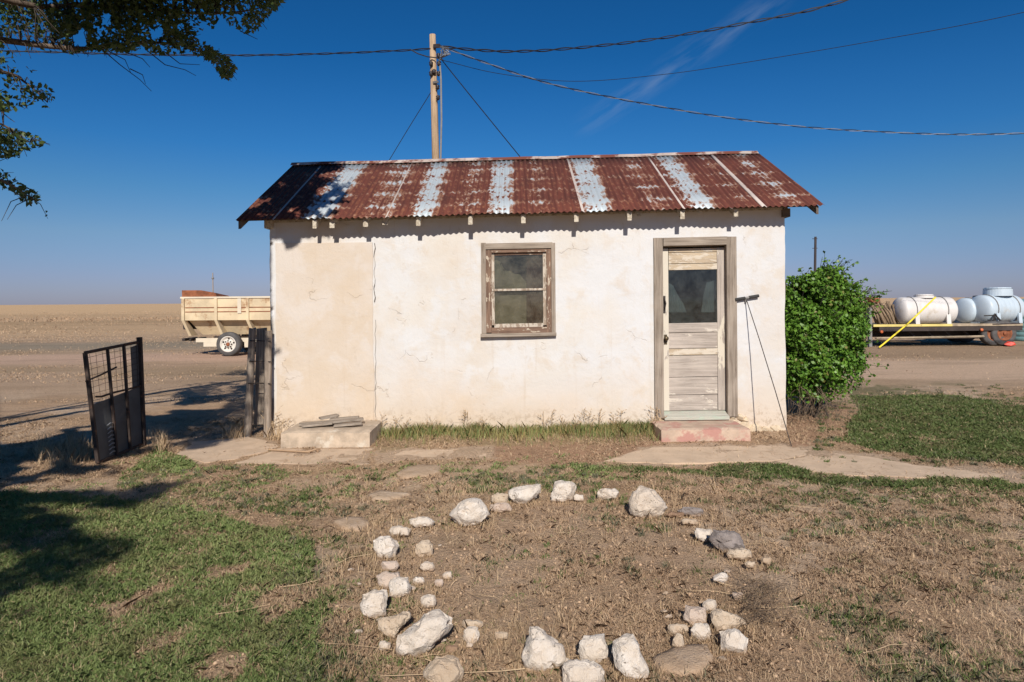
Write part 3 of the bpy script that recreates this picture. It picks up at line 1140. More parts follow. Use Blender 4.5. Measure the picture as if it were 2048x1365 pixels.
def lump(mb, c, s, seed, n=14, flat=1.0):
    r = random.Random(seed)
    b = bmesh.new()
    for _ in range(n):
        v = Vector((r.gauss(0, 1), r.gauss(0, 1), r.gauss(0, 1))).normalized()
        b.verts.new((c[0] + v.x * s[0], c[1] + v.y * s[1], c[2] + v.z * s[2]))
    bmesh.ops.convex_hull(b, input=b.verts)
    for v in [v for v in b.verts if not v.link_faces]:
        b.verts.remove(v)
    b.verts.index_update()
    mb.add([tuple(v.co) for v in b.verts], [tuple(v.index for v in f.verts) for f in b.faces])
    b.free()


for i, (x0, y0, x1, y1) in enumerate([(1535, 852, 1572, 874), (1520, 852, 1548, 872), (1498, 848, 1524, 872), (1478, 842, 1503, 862),
                                       (1474, 828, 1490, 842), (1457, 829, 1474, 845), (1308, 833, 1328, 848), (1486, 834, 1498, 846)]):
    mb = MB()
    c = P((x0 + x1) / 2, (y0 + y1) / 2, WY)
    lump(mb, (c.x, WY + 0.02, c.z), ((x1 - x0) / F * WY * 0.58, 0.07, (y1 - y0) / F * WY * 0.62), 40 + i, 18)
    mb.build('foundation_stone', M['foundation'], house)

# roof: boards, sheets, ridge cap, rafter tails, barge boards
RXL, RXR = _el.x, _er.x
mb = MB()
for (ya, yb) in ((YE + 0.06, YR), (YB - 0.06, YR)):
    nb = 12
    for i in range(nb):
        p, q = ya + (yb - ya) * i / nb, ya + (yb - ya) * (i + 0.94) / nb
        pts = []
        for dz in (-0.042, -0.020):
            for x, y in ((RXL + 0.03, p), (RXR - 0.03, p), (RXR - 0.03, q), (RXL + 0.03, q)):
                pts.append((x, y, roof_z(x, y) + dz))
        mb.hexa(pts)
roof = mb.build('roof', M['deck'], house, fixn=True)


def sheet(x0, x1, front, edge, lift, rnd):
    per = 0.068
    n = max(6, int(round((x1 - x0) / per * 8)))
    rows = 5
    V, fs, mi = [], [], []
    a, b = (YE, YR - 0.01) if front else (YB, YR + 0.01)
    dip = rnd.uniform(-0.012, 0.012)
    for j in range(rows + 1):
        t = j / rows
        for i in range(n + 1):
            x = x0 + (x1 - x0) * i / n
            y = a + (b - a) * t
            if j == 0:
                y += (dip + 0.006 * math.sin(x * 9 + dip * 700)) * (1 if front else -1)
            wob = 0.004 * mnoise.noise((x * 3, y * 3, 1.0))
            V.append((x, y, roof_z(x, y) + lift + 0.009 * math.cos(2 * math.pi * x / per) + wob - 0.012))
    for j in range(rows):
        for i in range(n):
            q = j * (n + 1) + i
            fs.append((q, q + 1, q + n + 2, q + n + 1))
            mi.append(1 if edge and i < edge * 8 else 0)
    mb = MB()
    mb.v, mb.f, mb.m = V, fs, mi
    o = mb.build('roof_sheet', [M['roof'], M['roof_edge']], roof, smooth=True)
    o.location = (0, 0, 0)
    sm = o.modifiers.new('solid', 'SOLIDIFY')
    sm.thickness = 0.0012
    return o


seam_px = [470, 548, 659, 775, 866, 948, 1058, 1168, 1259, 1370, 1464, 1529, 1645]
sx = [(p - CX) / F * YE for p in seam_px]
sx[0], sx[-1] = RXL, RXR
edges = [0, 0.15, 0.35, 0.35, 0.6, 0, 0.6, 0.4, 0.8, 0.4, 0.5, 0.8]
rnd = random.Random(2)
for i in range(len(sx) - 1):
    sheet(sx[i] - (0.02 if i else 0), sx[i + 1] + 0.04, True, edges[i], 0.0035 * (i % 2) + 0.0008 * i, rnd)
bxs = np.linspace(RXL, RXR, 11)
for i in range(10):
    sheet(float(bxs[i]), float(bxs[i + 1]) + 0.03, False, 0, 0.0035 * (i % 2) + 0.0008 * i, rnd)

mb = MB()
n = 44
V, fs = [], []
for i in range(n + 1):
    x = RXL - 0.015 + (RXR - RXL + 0.03) * i / n
    w = mnoise.noise((x * 2.2, 0.5, 0)) * 0.008
    d = 0.075 + mnoise.noise((x * 3.2, 4.5, 0)) * 0.012
    for y, dz in ((YR - d, 0.014), (YR - 0.015, 0.034), (YR + 0.015, 0.034), (YR + d, 0.014)):
        V.append((x, y, roof_z(x, y) + dz + w))
for i in range(n):
    for j in range(3):
        q = i * 4 + j
        fs.append((q, q + 4, q + 5, q + 1))
mb.add(V, fs)
o = mb.build('ridge_cap', M['ridge'], roof)
sm = o.modifiers.new('solid', 'SOLIDIFY')
sm.thickness = 0.002

for px, w, d0, hh in ((629, 8, 0.25, .085), (664, 10, 0.25, .085), (731, 10, 0.24, .085), (770, 11, 0.22, .075), (836.5, 9, 0.24, .09), (941, 9, 0.24, .09), (1047, 9, 0.24, .09),
                      (1153, 9, 0.24, .09), (1259.5, 9, 0.24, .09), (1279, 8, 0.17, .07), (1365.5, 9, 0.24, .09), (1400, 8, 0.16, .06), (1472.5, 9, 0.23, .08)):
    mb = MB()
    yy = WY - d0 + 0.012
    hh += 0.016
    x = (px - CX) / F * yy + 0.006
    hw = w / F * yy / 2
    pts = []
    for y in (yy, WY + 0.3):
        zt = roof_z(x, y) - 0.045
        for dx, dz in ((-hw, -hh), (hw, -hh), (hw, 0), (-hw, 0)):
            pts.append((x + dx, y, zt + dz))
    mb.hexa([pts[0], pts[1], pts[5], pts[4], pts[3], pts[2], pts[6], pts[7]])
    mb.build('rafter_tail', M['tail'], house, fixn=True, bevel=0.003)
# plate ends at the two corners
for x0, x1, y0, y1 in ((528, 544, 437, 457), (1566, 1581, 417, 434)):
    mb = MB()
    pbox(mb, x0, y0, x1, y1, WY - 0.05, WY + 0.3, k=0)
    mb.build('plate_end', M['tail'] if x0 < 900 else M['deck'], house, bevel=0.003)
# trim board under the eaves
mb = MB()
x0, x1 = XL + 0.02, XR + 0.03
zt = roof_z(0, WY - 0.02) - 0.05
mb.box(x0, x1, WY - 0.028, WY - 0.006, zt - 0.10, zt, 0, KR, 0)
mb.build('frieze_board', M['tail'], house)
for xx, s in ((RXL + 0.02, 1), (RXR - 0.02, -1)):
    for ya, yb in ((YE + 0.03, YR), (YB - 0.03, YR)):
        mb = MB()
        pts = []
        for x in (xx, xx + 0.028 * s):
            for y, dz in ((ya, -0.12), (yb, -0.14), (yb, -0.025), (ya, -0.025)):
                pts.append((x, y, roof_z(x, y) + dz))
        mb.hexa(pts)
        mb.build('barge_board', M['barge'], house, fixn=True)

# ---- window
win = MB()
pbox(win, 968, 486, 1111 - 6, 498, WY - 0.030, WY + 0.02)
window = win.build('window', M['wood_x'], house, bevel=0.002)
for x0, y0, x1, y1, nm, mt, ya in ((962.5, 486, 972, 668, 'side_casing', 'wood_z', -0.032), (1103, 486, 1111, 668, 'side_casing', 'wood_z', -0.032),
                                    (961, 667, 1113, 673.5, 'sill', 'wood_x', -0.065),
                                    (971.5, 498, 983.5, 666, 'screen_frame', 'sash', -0.014), (1093, 498, 1103.5, 666, 'screen_frame', 'sash', -0.014),
                                    (983, 497, 1094, 505, 'screen_frame', 'sash_x', -0.013), (983, 655, 1094, 667.5, 'screen_frame', 'sash_x', -0.013),
                                    (983.2, 505, 989, 651, 'sash_stile', 'sash_in', 0.02), (1086, 505, 1093.2, 651, 'sash_stile', 'sash_in', 0.02),
                                    (988.7, 504.5, 1086.3, 510.5, 'sash_rail', 'sash_x', 0.021), (984, 577.5, 1093, 582, 'meeting_rail', 'sash_in', 0.012),
                                    (988.7, 647.5, 1086.3, 655.5, 'sash_rail', 'sash_in', 0.021)):
    mb = MB()
    pbox(mb, x0, y0, x1, y1, WY + ya, WY + (0.05 if ya > -0.02 else 0.012))
    mb.build(nm, M[mt], window, bevel=0.002)
for x0, y0, x1, y1 in ((988, 509, 1087, 579), (988, 581.5, 1087, 649)):
    mb = MB()
    pbox(mb, x0, y0, x1, y1, WY + 0.034, WY + 0.038)
    mb.build('pane', M['glass'], window)


def cloth(name, poly, Y, mt, parent, amp=0.012, fq=60):
    mb = MB()
    xs_ = [p[0] for p in poly]
    x0, x1 = min(xs_), max(xs_)
    pts = [P(px, py, Y) for px, py in poly]
    b = bmesh.new()
    vs = [b.verts.new(p) for p in pts]
    f = b.faces.new(vs)
    bmesh.ops.triangulate(b, faces=[f])
    for _ in range(4):
        bmesh.ops.subdivide_edges(b, edges=b.edges[:], cuts=1, use_grid_fill=True)
    for v in b.verts:
        v.co.y += amp * math.sin(v.co.x * fq + v.co.z * 3)
    b.verts.index_update()
    mb.add([tuple(v.co) for v in b.verts], [tuple(v.index for v in f.verts) for f in b.faces])
    b.free()
    return mb.build(name, mt, parent, smooth=True)


cloth('blind', [(985, 655), (985, 522), (993, 520), (1000, 524), (1003, 534), (1010, 541), (1022, 543), (1028, 548), (1040, 549), (1045, 556), (1051, 562), (1055, 575), (1058, 600), (1058, 655)], WY + 0.09, M['blind'], window, 0.003, 20)  # jagged panel shaped and coloured as the sky and tree reflected in the window
cloth('curtain', [(1053, 655), (1053, 505), (1092, 505), (1092, 655)], WY + 0.07, M['curtain_brown'], window, 0.008, 130)

# ---- door
dm = MB()
pbox(dm, 1325, 476, 1457, 491, WY - 0.035, WY + 0.02)
dmb = MB()
for x0, y0, x1, y1, nm, mt in ((1309, 476, 1327, 837, 'door_casing', 'wood_z'), (1454.5, 473.5, 1474.5, 834, 'door_casing', 'wood_z')):
    mb = MB()
    pbox(mb, x0, y0, x1, y1, WY - 0.034, WY + 0.02, k=0)
    mb.build(nm, M[mt], house, bevel=0.003)
mb = MB()
pbox(mb, 1326.8, 474.5, 1454.8, 491, WY - 0.033, WY + 0.02, k=0.014)
mb.build('door_casing', M['wood_x'], house, bevel=0.003)
for x0, x1 in ((1323, 1326.8), (1453.0, 1458.5)):
    mb = MB()
    pbox(mb, x0, 491, x1, 836, WY + 0.015, WY + 0.14, k=0)
    mb.build('door_jamb', M['wood_z'], house)
mb = MB()
pbox(mb, 1326, 489, 1454, 493, WY + 0.01, WY + 0.14, k=0.014)
mb.build('door_jamb', M['wood_x'], house)

DY = WY + 0.055
mb = MB()
pbox(mb, 1326.5, 497.5, 1337.5, 822, DY, DY + 0.04, k=0)
door = mb.build('door', M['door_zp'], house, bevel=0.0015)
door['label'] = 'weathered half glazed plank door with peeling cream paint'
mb = MB()
pbox(mb, 1435, 495.5, 1453, 820.5, DY, DY + 0.04, k=0)
mb.build('stile', M['door_z'], door, bevel=0.0015)
for y0, y1, mt, dy, nm in ((496.5, 505, 'door_xp', 0.001, 'rail'), (505, 527.5, 'door_xp', 0.010, 'panel'), (527.5, 540.5, 'door_xp', 0.001, 'rail'),
                           (646, 665.5, 'door_x', 0.001, 'rail'), (665.5, 697.5, 'door_x', 0.012, 'panel'), (697.5, 711, 'door_xp', 0.001, 'rail'),
                           (711, 754.5, 'door_x', 0.012, 'panel'), (754.5, 790, 'door_x', 0.004, 'panel'), (790, 821.5, 'door_x', 0.0015, 'rail')):
    mb = MB()
    pbox(mb, 1337.3, y0 + 0.4, 1435.2, y1 - 0.6, DY + dy, DY + 0.035)
    mb.build(nm, M[mt], door, bevel=0.002)
mb = MB()
pbox(mb, 1336, 539, 1436, 648, DY + 0.016, DY + 0.021)
mb.build('glass_pane', M['glass_door'], door)
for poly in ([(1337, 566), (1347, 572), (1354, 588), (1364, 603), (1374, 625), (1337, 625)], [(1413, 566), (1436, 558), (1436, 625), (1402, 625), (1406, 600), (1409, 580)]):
    cloth('curtain', poly, DY + 0.10, M['curtain_grey'], door, 0.008, 90)  # added grey panels, cut to the reflection either side of a mirrored tree
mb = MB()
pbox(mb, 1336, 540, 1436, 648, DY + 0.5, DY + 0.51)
mb.build('inner_screen', mat_simple('dark_inner_room', (0.02, 0.024, 0.024), 0.9, 0.6, 12, 0), door)  # dark sheet whose colour stands in for the unlit interior
# lock, knob, latch
kn = MB()
kp = P(1331, 677, DY)
kn.box(kp.x - 0.018, kp.x + 0.018, DY - 0.004, DY + 0.002, kp.z - 0.075, kp.z + 0.045)
lock = kn.build('lock_plate', M['brass'], door)
mb = MB()
mb.lathe((kp.x, DY - 0.002, kp.z), (0, -1, 0), [(0, .012), (.02, .010), (.028, .024), (.045, .029), (.058, .022), (.062, .004)], 14)
mb.build('knob', M['brass'], lock, smooth=True)
mb = MB()
hp = P(1328, 612, DY)
mb.tube([hp + Vector((-.005, -.004, .10)), hp + Vector((.0, -.03, .085)), hp + Vector((.012, -.045, .03)), hp + Vector((.004, -.04, -.02)), hp + Vector((0, -.005, -.055))], 0.008, 6)
mb.box(hp.x - 0.012, hp.x + 0.018, DY - 0.006, DY + 0.002, hp.z - 0.09, hp.z + 0.12)
mb.build('latch_handle', M['black_iron'], door)
mb = MB()
c = P(1392.5, 830.5, WY - 0.03)
hw = 64.5 / F * WY
mb.hexa([(c.x - hw, WY - 0.075, c.z - 0.055), (c.x + hw, WY - 0.075, c.z - 0.052), (c.x + hw, WY + 0.10, c.z - 0.03), (c.x - hw, WY + 0.10, c.z - 0.034),
         (c.x - hw, WY - 0.075, c.z - 0.018), (c.x + hw, WY - 0.075, c.z - 0.014), (c.x + hw, WY + 0.10, c.z + 0.048), (c.x - hw, WY + 0.10, c.z + 0.044)])
mb.build('threshold', M['sill_green'], house, bevel=0.004)
mb = MB()
mb.box(c.x - hw - 0.1, c.x + hw + 0.1, WY - 0.05, WY + 0.2, 0.0, c.z - 0.058)
mb.build('door_footing', M['foundation'], house, bevel=0.01)


# ---- steps
def step(name, pxl, pxr, yb, ytop, mt, label):
    a = G(pxl, yb)
    b = G(pxr, yb)
    Yf = (a.y + b.y) / 2
    ztop = P((pxl + pxr) / 2, ytop, Yf).z
    rr = random.Random(int(pxl))
    n, m_ = 26, 8
    V, fs = [], []
    mb = MB()
    # rounded, chipped block
    import itertools
    bm_ = bmesh.new()
    bmesh.ops.create_grid(bm_, x_segments=30, y_segments=10, size=0.5)
    for v in bm_.verts:
        x = a.x + (b.x - a.x) * (v.co.x + 0.5)
        y = Yf + (WY - 0.03 - Yf) * (v.co.y + 0.5)
        e = min((v.co.y + 0.5) / 0.06, (0.5 - abs(v.co.x)) / 0.02, 1.0)
        z = ztop - (1 - e) * 0.012 + mnoise.noise((x * 5, y * 5, 3)) * 0.006 - max(0, mnoise.noise((x * 9, y * 9, 8)) - 0.2) * 0.05 * (1 - e)
        v.co = (x, y, z)
    r = bmesh.ops.extrude_face_region(bm_, geom=bm_.faces[:])
    nv = [g for g in r['geom'] if isinstance(g, bmesh.types.BMVert)]
    for v in nv:
        v.co.z = -0.08
        if v.co.y < Yf + 0.01:
            v.co.y -= 0.012
    bm_.verts.index_update()
    bmesh.ops.recalc_face_normals(bm_, faces=bm_.faces)
    mb.add([tuple(v.co) for v in bm_.verts], [tuple(v.index for v in f.verts) for f in bm_.faces])
    bm_.free()
    o = mb.build(name, mt)
    tag(o, label, 'step')
    return Yf, ztop


SY, SZ = step('concrete_step', 563, 739, 894, 864, M['concrete'], 'bare grey concrete step below blocked doorway, boards lying on top')
step('concrete_step', 1322, 1502, 882, 858, M['redstep'], 'red painted concrete step worn bare in front of the door')

# ---- boards lying on the left step
bd = [((598, 856), (700, 846), .045, .0), ((640, 849), (676, 842), .05, .045), ((648, 856), (727, 849), .055, .02), ((604, 861), (665, 857), .05, .0), ((668, 861), (724, 858), .045, .0), ((660, 848), (718, 846), .04, .03)]
lab = ['long thin weathered board, left one of the pile on the concrete step', 'short board topmost of the pile on the concrete step',
       'weathered board with dark split end, right one of the pile on step', 'thin board lying lowest at the front left of step',
       'thin grey board lying lowest at the front right of step', 'narrow board against the wall at the back of step']
for (a, b), l, (a2, b2, w, up) in [((q[0], q[1]), lab[i], q) for i, q in enumerate(bd)] if False else [((q[0], q[1]), lab[i], (0, 0, q[2], q[3])) for i, q in enumerate(bd)]:
    Ya = 7.36 + (860 - a[1]) * 0.018
    Yb_ = 7.36 + (860 - b[1]) * 0.018
    A, B = P(a[0], a[1], min(Ya, 7.7)), P(b[0], b[1], min(Yb_, 7.7))
    zz = SZ + 0.02 + up
    mb = MB()
    mb.bar((A.x, A.y, zz), (B.x, B.y, zz + 0.018), w * 2.0, 0.022)
    o = mb.build('board', M['wood_x'], bevel=0.002)
    tag(o, l, 'board', 'weathered boards heaped on the step')

# bent strap of scrap lying in front of the step
mb = MB()
mb.tube([G(537, 902) + Vector((0, 0, .012)), G(575, 905) + Vector((0, 0, .015)), G(615, 907) + Vector((0, 0, .014)), G(632, 905) + Vector((0, 0, .03)), G(640, 903) + Vector((0, 0, .02))], 0.011, 5)
mb.tube([G(618, 907) + Vector((0, 0, .012)), G(626, 902) + Vector((0, 0, .035)), G(636, 905) + Vector((0, 0, .012))], 0.012, 5)
tag(mb.build('bent_branch', M['straw_dark']), 'bent brown branch on the paving in front of grey step', 'branch')

# ---- leaning T handled rod
base = G(1583, 893)
top = P(1492, 597, WY - 0.025)
rod = empty('soil_probe', base, 'thin steel rod with dark T handle leaning on wall beside door', 'tool')
mb = MB()
mb.tube([base, base.lerp(top, 0.35) + Vector((0.012, 0, -0.01)), base.lerp(top, 0.7) + Vector((0.01, 0, -.005)), top], 0.0055, 6)
mb.build('rod', M['black_iron'], rod)
a, b = P(1470.5, 600, WY - 0.035), P(1517.5, 592, WY - 0.035)
d = (b - a)
for s0, s1 in ((0.0, 0.42), (0.58, 1.0)):
    mb = MB()
    mb.tube([a + d * s0, a + d * s1], 0.019, 8)
    mb.build('grip', M['rubber'], rod)
mb = MB()
mb.tube([a + d * 0.40, a + d * 0.60], 0.014, 8)
mb.tube([top + Vector((0, 0, -0.05)), top], 0.012, 8)
mb.build('cross_bar', M['greysteel'], rod)

# ------------------------------------------------------------------ path
path = empty('path', G(1000, 912), 'dusty broken concrete path along the front of the house', None, None, 'structure')
for poly in ([(385, 884), (500, 873), (556, 892), (480, 916), (405, 926), (362, 906)], [(474, 926), (560, 897), (744, 897), (741, 928)],
             [(752, 901), (984, 898), (988, 917), (755, 921)], [(1212, 921), (1255, 906), (1320, 894), (1590, 890), (1636, 902), (1548, 921), (1310, 925)],
             [(1558, 922), (1645, 903), (1745, 914), (1840, 931), (2008, 948), (1984, 957), (1800, 952), (1632, 945)]):
    pts = []
    for i in range(len(poly)):
        p, q = poly[i], poly[(i + 1) % len(poly)]
        for t in np.linspace(0, 1, 9)[:-1]:
            g_ = G(p[0] + (q[0] - p[0]) * t, p[1] + (q[1] - p[1]) * t)
            pts.append((g_.x + mnoise.noise((g_.x * 5, g_.y * 5, 0)) * 0.09, g_.y + mnoise.noise((g_.x * 5, g_.y * 5, 5)) * 0.07))
    mb = MB()
    mb.prism(pts, -0.06, -0.005)
    mb.build('paving_slab', M['slab'], path)

# ------------------------------------------------------------------ stones
ROCK_MATS = {'w': 'lime', 't': 'lime_tan', 'p': 'lime_pink', 'g': 'grey_rock', 'b': 'brown_rock', 'f': 'flag'}
SH = {
    'big18': [(0, .8), (.08, .55), (.45, .02), (.6, 0), (.75, .1), (.95, .12), (1, .3), (.75, .55), (.5, .85), (.2, 1), (.03, .98)],
    'b30': [(.05, .5), (.15, .2), (.35, 0), (.55, .03), (.75, .3), (.97, .55), (1, .7), (.85, .92), (.4, 1), (.1, .95), (0, .75)],
    'b25': [(.17, .2), (.22, .03), (.4, 0), (.55, .2), (.85, .3), (1, .5), (.95, .8), (.7, .98), (.3, 1), (.05, .85), (0, .6)],
    'b50': [(0, .35), (.05, .15), (.35, .03), (.65, 0), (.75, .3), (.85, .6), (1, .85), (.85, 1), (.4, .97), (.1, .7)],
    'b3': [(0, .6), (.25, .2), (.5, 0), (.8, .02), (.85, .2), (1, .55), (.85, .8), (.5, 1), (.3, .9)],
    'b27': [(.1, .3), (.2, .05), (.5, 0), (.9, .02), (1, .2), (.95, .6), (.85, .85), (.5, 1), (0, .95)],
    'b1': [(0, .6), (.05, .35), (.35, .1), (.7, 0), (.95, .15), (1, .45), (.85, .8), (.5, 1), (.25, .85)],
    'tri': [(0, .35), (.12, .25), (.95, 0), (1, .15), (.75, .6), (.55, 1), (.25, .85)],
    'tri2': [(0, .1), (.2, 0), (.75, .3), (1, .45), (.98, .75), (.5, .85), (.1, 1), (.02, .6)],
    'chunk': [(0, .45), (.12, 0), (.5, .02), (.7, .1), (1, .75), (.95, .9), (.6, .85), (.45, 1), (.2, .85)],
}
STONES = [
    (1012, 966, 1082, 1006, 'w', 'b1', 'smooth pale boulder resting on flat tan stone at back of ring'),
    (981, 984, 1018, 1010, 't', None, 'flat tan stone wedged under the smooth pale boulder'),
    (976, 1004, 1023, 1024, 'p', None, 'low grey pink stone in front of the smooth pale boulder'),
    (894, 993, 979, 1052, 'w', 'b3', 'big rough lumpy white rock at back left of ring'),
    (818, 1032, 871, 1054, 'w', None, 'low flat white stone just left of the big rough lumpy rock'),
    (779, 1050, 822, 1073, 'w', None, 'small flat whitish stone at upper left bend of ring'),
    (744, 1068, 798, 1116, 'w', None, 'pale rough stone with chipped left side, beside tall dry straw'),
    (829, 1078, 867, 1112, 't', None, 'squarish tan stone standing inside upper left of ring'),
    (762, 1120, 800, 1142, 'p', None, 'half buried pinkish stone, low between pale rocks on left'),
    (839, 1122, 870, 1142, 'w', None, 'small rounded stone below the squarish tan stone'),
    (752, 1140, 802, 1175, 'p', None, 'pinkish rounded stone behind a pointed white stone'),
    (776, 1150, 823, 1193, 'w', None, 'pointed white stone leaning on a pinkish rounded stone'),
    (824, 1153, 850, 1169, 'w', None, 'tiny white stone right of the pointed white stone'),
    (884, 1142, 905, 1158, 'w', None, 'tiny white pebble farthest inside the left of ring'),
    (868, 1158, 888, 1174, 'p', None, 'tiny pinkish pebble below left of a tiny white pebble'),
    (720, 1176, 775, 1234, 'w', None, 'pale blocky stone, leftmost of the ring'),
    (840, 1187, 873, 1215, 'w', None, 'small round stone with dark underside above the long slab'),
    (751, 1218, 823, 1273, 't', 'tri', 'flat tan triangular stone behind the long white slab'),
    (790, 1221, 915, 1309, 'w', 'big18', 'long white tilted slab, largest stone at front left'),
    (757, 1281, 781, 1300, 'w', None, 'tiny white stone left of the long white slab'),
    (925, 1252, 960, 1287, 'w', None, 'small pointed white stone right of the long white slab'),
    (924, 1239, 968, 1258, 't', None, 'sunken tan stone behind small pointed white stone'),
    (990, 1262, 1018, 1280, 't', None, 'sunken tan stone halfway between long slab and knobbed boulder'),
    (890, 1290, 917, 1306, 'b', None, 'small brown stone between long slab and big tan rock'),
    (842, 1311, 932, 1372, 't', None, 'big flat tan rock at the front, cut by frame edge'),
    (1040, 1251, 1131, 1338, 'w', 'b25', 'big rounded white boulder with a knob on top'),
    (1126, 1316, 1140, 1330, 'w', None, 'tiny stone tucked against right foot of knobbed boulder'),
    (1099, 959, 1153, 1003, 'w', 'b27', 'white upright block flat on top at back of ring'),
    (1147, 988, 1167, 1003, 'w', None, 'tiny white stone touching the upright flat topped block'),
    (1192, 975, 1239, 1000, 'w', None, 'low white stone alone left of the tallest boulder'),
    (1256, 968, 1335, 1034, 'w', 'b30', 'tallest white boulder with smooth face at back right'),
    (1328, 1023, 1370, 1034, 'b', None, 'thin rusty brown stone at right foot of tallest boulder'),
    (1352, 1012, 1407, 1032, 'g', None, 'long pale grey broken lump right of tallest boulder'),
    (1362, 1036, 1396, 1050, 't', None, 'low tan stone in front of long grey lump'),
    (1388, 1055, 1426, 1083, 'w', None, 'white stone pressed against left of dark grey chunk'),
    (1417, 1056, 1495, 1104, 'g', 'chunk', 'dark grey broken concrete chunk on right of ring'),
    (1453, 1097, 1505, 1119, 't', None, 'flat yellow tan stone under the dark grey chunk'),
    (1522, 1114, 1543, 1129, 't', None, 'small round tan stone, rightmost outside the ring'),
    (1488, 1121, 1514, 1136, 't', None, 'small flat tan stone below the flat yellow one'),
    (1425, 1143, 1458, 1168, 'w', None, 'lone white stone on right among dry stems'),
    (1465, 1184, 1487, 1199, 'p', None, 'tiny pinkish stone in a dead grey weed'),
    (1404, 1199, 1436, 1222, 'w', None, 'white stone at top of the right front cluster'),
    (1367, 1210, 1415, 1248, 'p', None, 'pinkish sloping stone left of smooth tan wedge'),
    (1419, 1215, 1496, 1259, 't', 'tri2', 'smooth tan wedge shaped stone with dark left end'),
    (1380, 1246, 1425, 1280, 'w', None, 'rough white stone below the smooth tan wedge'),
    (1336, 1248, 1379, 1268, 't', None, 'narrow tan stone with black end left of front cluster'),
    (1343, 1267, 1369, 1299, 't', None, 'upright oval tan stone beside bare soil at front right'),
    (1438, 1256, 1498, 1304, 'w', None, 'rough white stone at front right end of ring'),
    (1153, 1267, 1218, 1325, 'w', None, 'round pitted white rock between two large front rocks'),
    (1219, 1266, 1298, 1353, 'w', 'b50', 'tall angular white rock at front beside bare soil'),
    (1120, 1320, 1217, 1375, 'w', None, 'wide white rock lowest at the front, cut by frame'),
]


def make_rock(x0, y0, x1, y1, mt, shape, label, seed):
    r = random.Random(seed * 13 + 5)
    base = G((x0 + x1) / 2, y1)
    w, h = (x1 - x0) / F * base.y, (y1 - y0) / F * base.y
    Y0 = base.y + min(w, h) * 0.22
    cpx, cpy = (x0 + x1) / 2, (y0 + y1) / 2
    c = P(cpx, cpy, Y0)
    view = (c - Vector((0, 0, H))).normalized()
    right = Vector((1, 0, 0))
    up = right.cross(view).normalized()
    if shape:
        ol = [((a - 0.5), (0.5 - b_)) for a, b_ in SH[shape]]
    else:
        n = r.randint(7, 10)
        ol = []
        ph = r.uniform(0, 6.28)
        for i in range(n):
            a = 2 * math.pi * (i + r.uniform(-.3, .3)) / n
            k = 0.5 / max(abs(math.cos(a)), abs(math.sin(a))) * 0.5 + 0.25
            k *= r.uniform(0.86, 1.04)
            ol.append((math.cos(a) * k, math.sin(a) * k))
        mx, nx_ = max(p[0] for p in ol), min(p[0] for p in ol)
        my, ny_ = max(p[1] for p in ol), min(p[1] for p in ol)
        ol = [((p[0] - nx_) / (mx - nx_) - 0.5, (p[1] - ny_) / (my - ny_) - 0.5) for p in ol]
    s = 0.97
    th = (w * 0.42 + h * 0.30)
    pts = []
    for a, b_ in ol:
        q = c + right * (a * w * s) + up * (b_ * h * s)
        pts.append(q)
        if r.random() < 0.8:
            pts.append(c + right * (a * w * s * r.uniform(.86, .96)) + up * (b_ * h * s * r.uniform(.86, .96)) - view * th * r.uniform(.12, .2))
        sc = r.uniform(0.45, 0.68)
        pts.append(c + right * (a * w * sc + w * 0.04) + up * (b_ * h * sc + h * 0.03) - view * th * r.uniform(0.30, 0.42))
        sc = r.uniform(0.7, 0.85)
        pts.append(c + right * (a * w * sc) + up * (b_ * h * sc * 0.9 - h * 0.05) + view * th * r.uniform(0.4, 0.6))
    bm_ = bmesh.new()
    for q in pts:
        bm_.verts.new(q)
    bmesh.ops.convex_hull(bm_, input=bm_.verts)
    for v in [v for v in bm_.verts if not v.link_faces]:
        bm_.verts.remove(v)
    size = max(w, h)
    tgt = max(0.012, size * 0.07)
    for _ in range(3):
        ed = [e for e in bm_.edges if e.calc_length() > tgt * 1.6]
        if not ed:
            break
        bmesh.ops.subdivide_edges(bm_, edges=ed, cuts=1, smooth=0.04)
        bmesh.ops.triangulate(bm_, faces=[f for f in bm_.faces if len(f.verts) > 3])
    bm_.normal_update()
    sd = seed * 3.7
    mv = []
    for v in bm_.verts:
        p = v.co / size
        d = mnoise.noise((p.x * 2.6 + sd, p.y * 2.6, p.z * 2.6)) * 0.075
        d += mnoise.noise((p.x * 6 + sd, p.y * 6, p.z * 6)) * 0.048
        rdg = mnoise.noise((p.x * 4 + sd, p.y * 4 + 9, p.z * 4))
        d -= max(0.0, 0.14 - abs(rdg)) * 0.34
        d += mnoise.noise((p.x * 15 + sd, p.y * 15, p.z * 15)) * 0.020
        mv.append(v.normal * (d * size))
    for v, q in zip(bm_.verts, mv):
        v.co += q
    bm_.verts.index_update()
    bmesh.ops.recalc_face_normals(bm_, faces=bm_.faces)
    mb = MB()
    mb.add([tuple(v.co) for v in bm_.verts], [tuple(v.index for v in f.verts) for f in bm_.faces])
    bm_.free()
    o = mb.build('stone', M[ROCK_MATS[mt]], None, Vector((c.x, c.y, 0.0)), smooth=True)
    o.location.z -= min(0.012, h * 0.06)
    try:
        o.data.set_sharp_from_angle(angle=math.radians(34))
    except Exception:
        pass
    tag(o, label, 'stone', 'stones laid in a ring in the yard')
    return o


for i, s in enumerate(STONES):
    make_rock(*s, seed=i + 1)

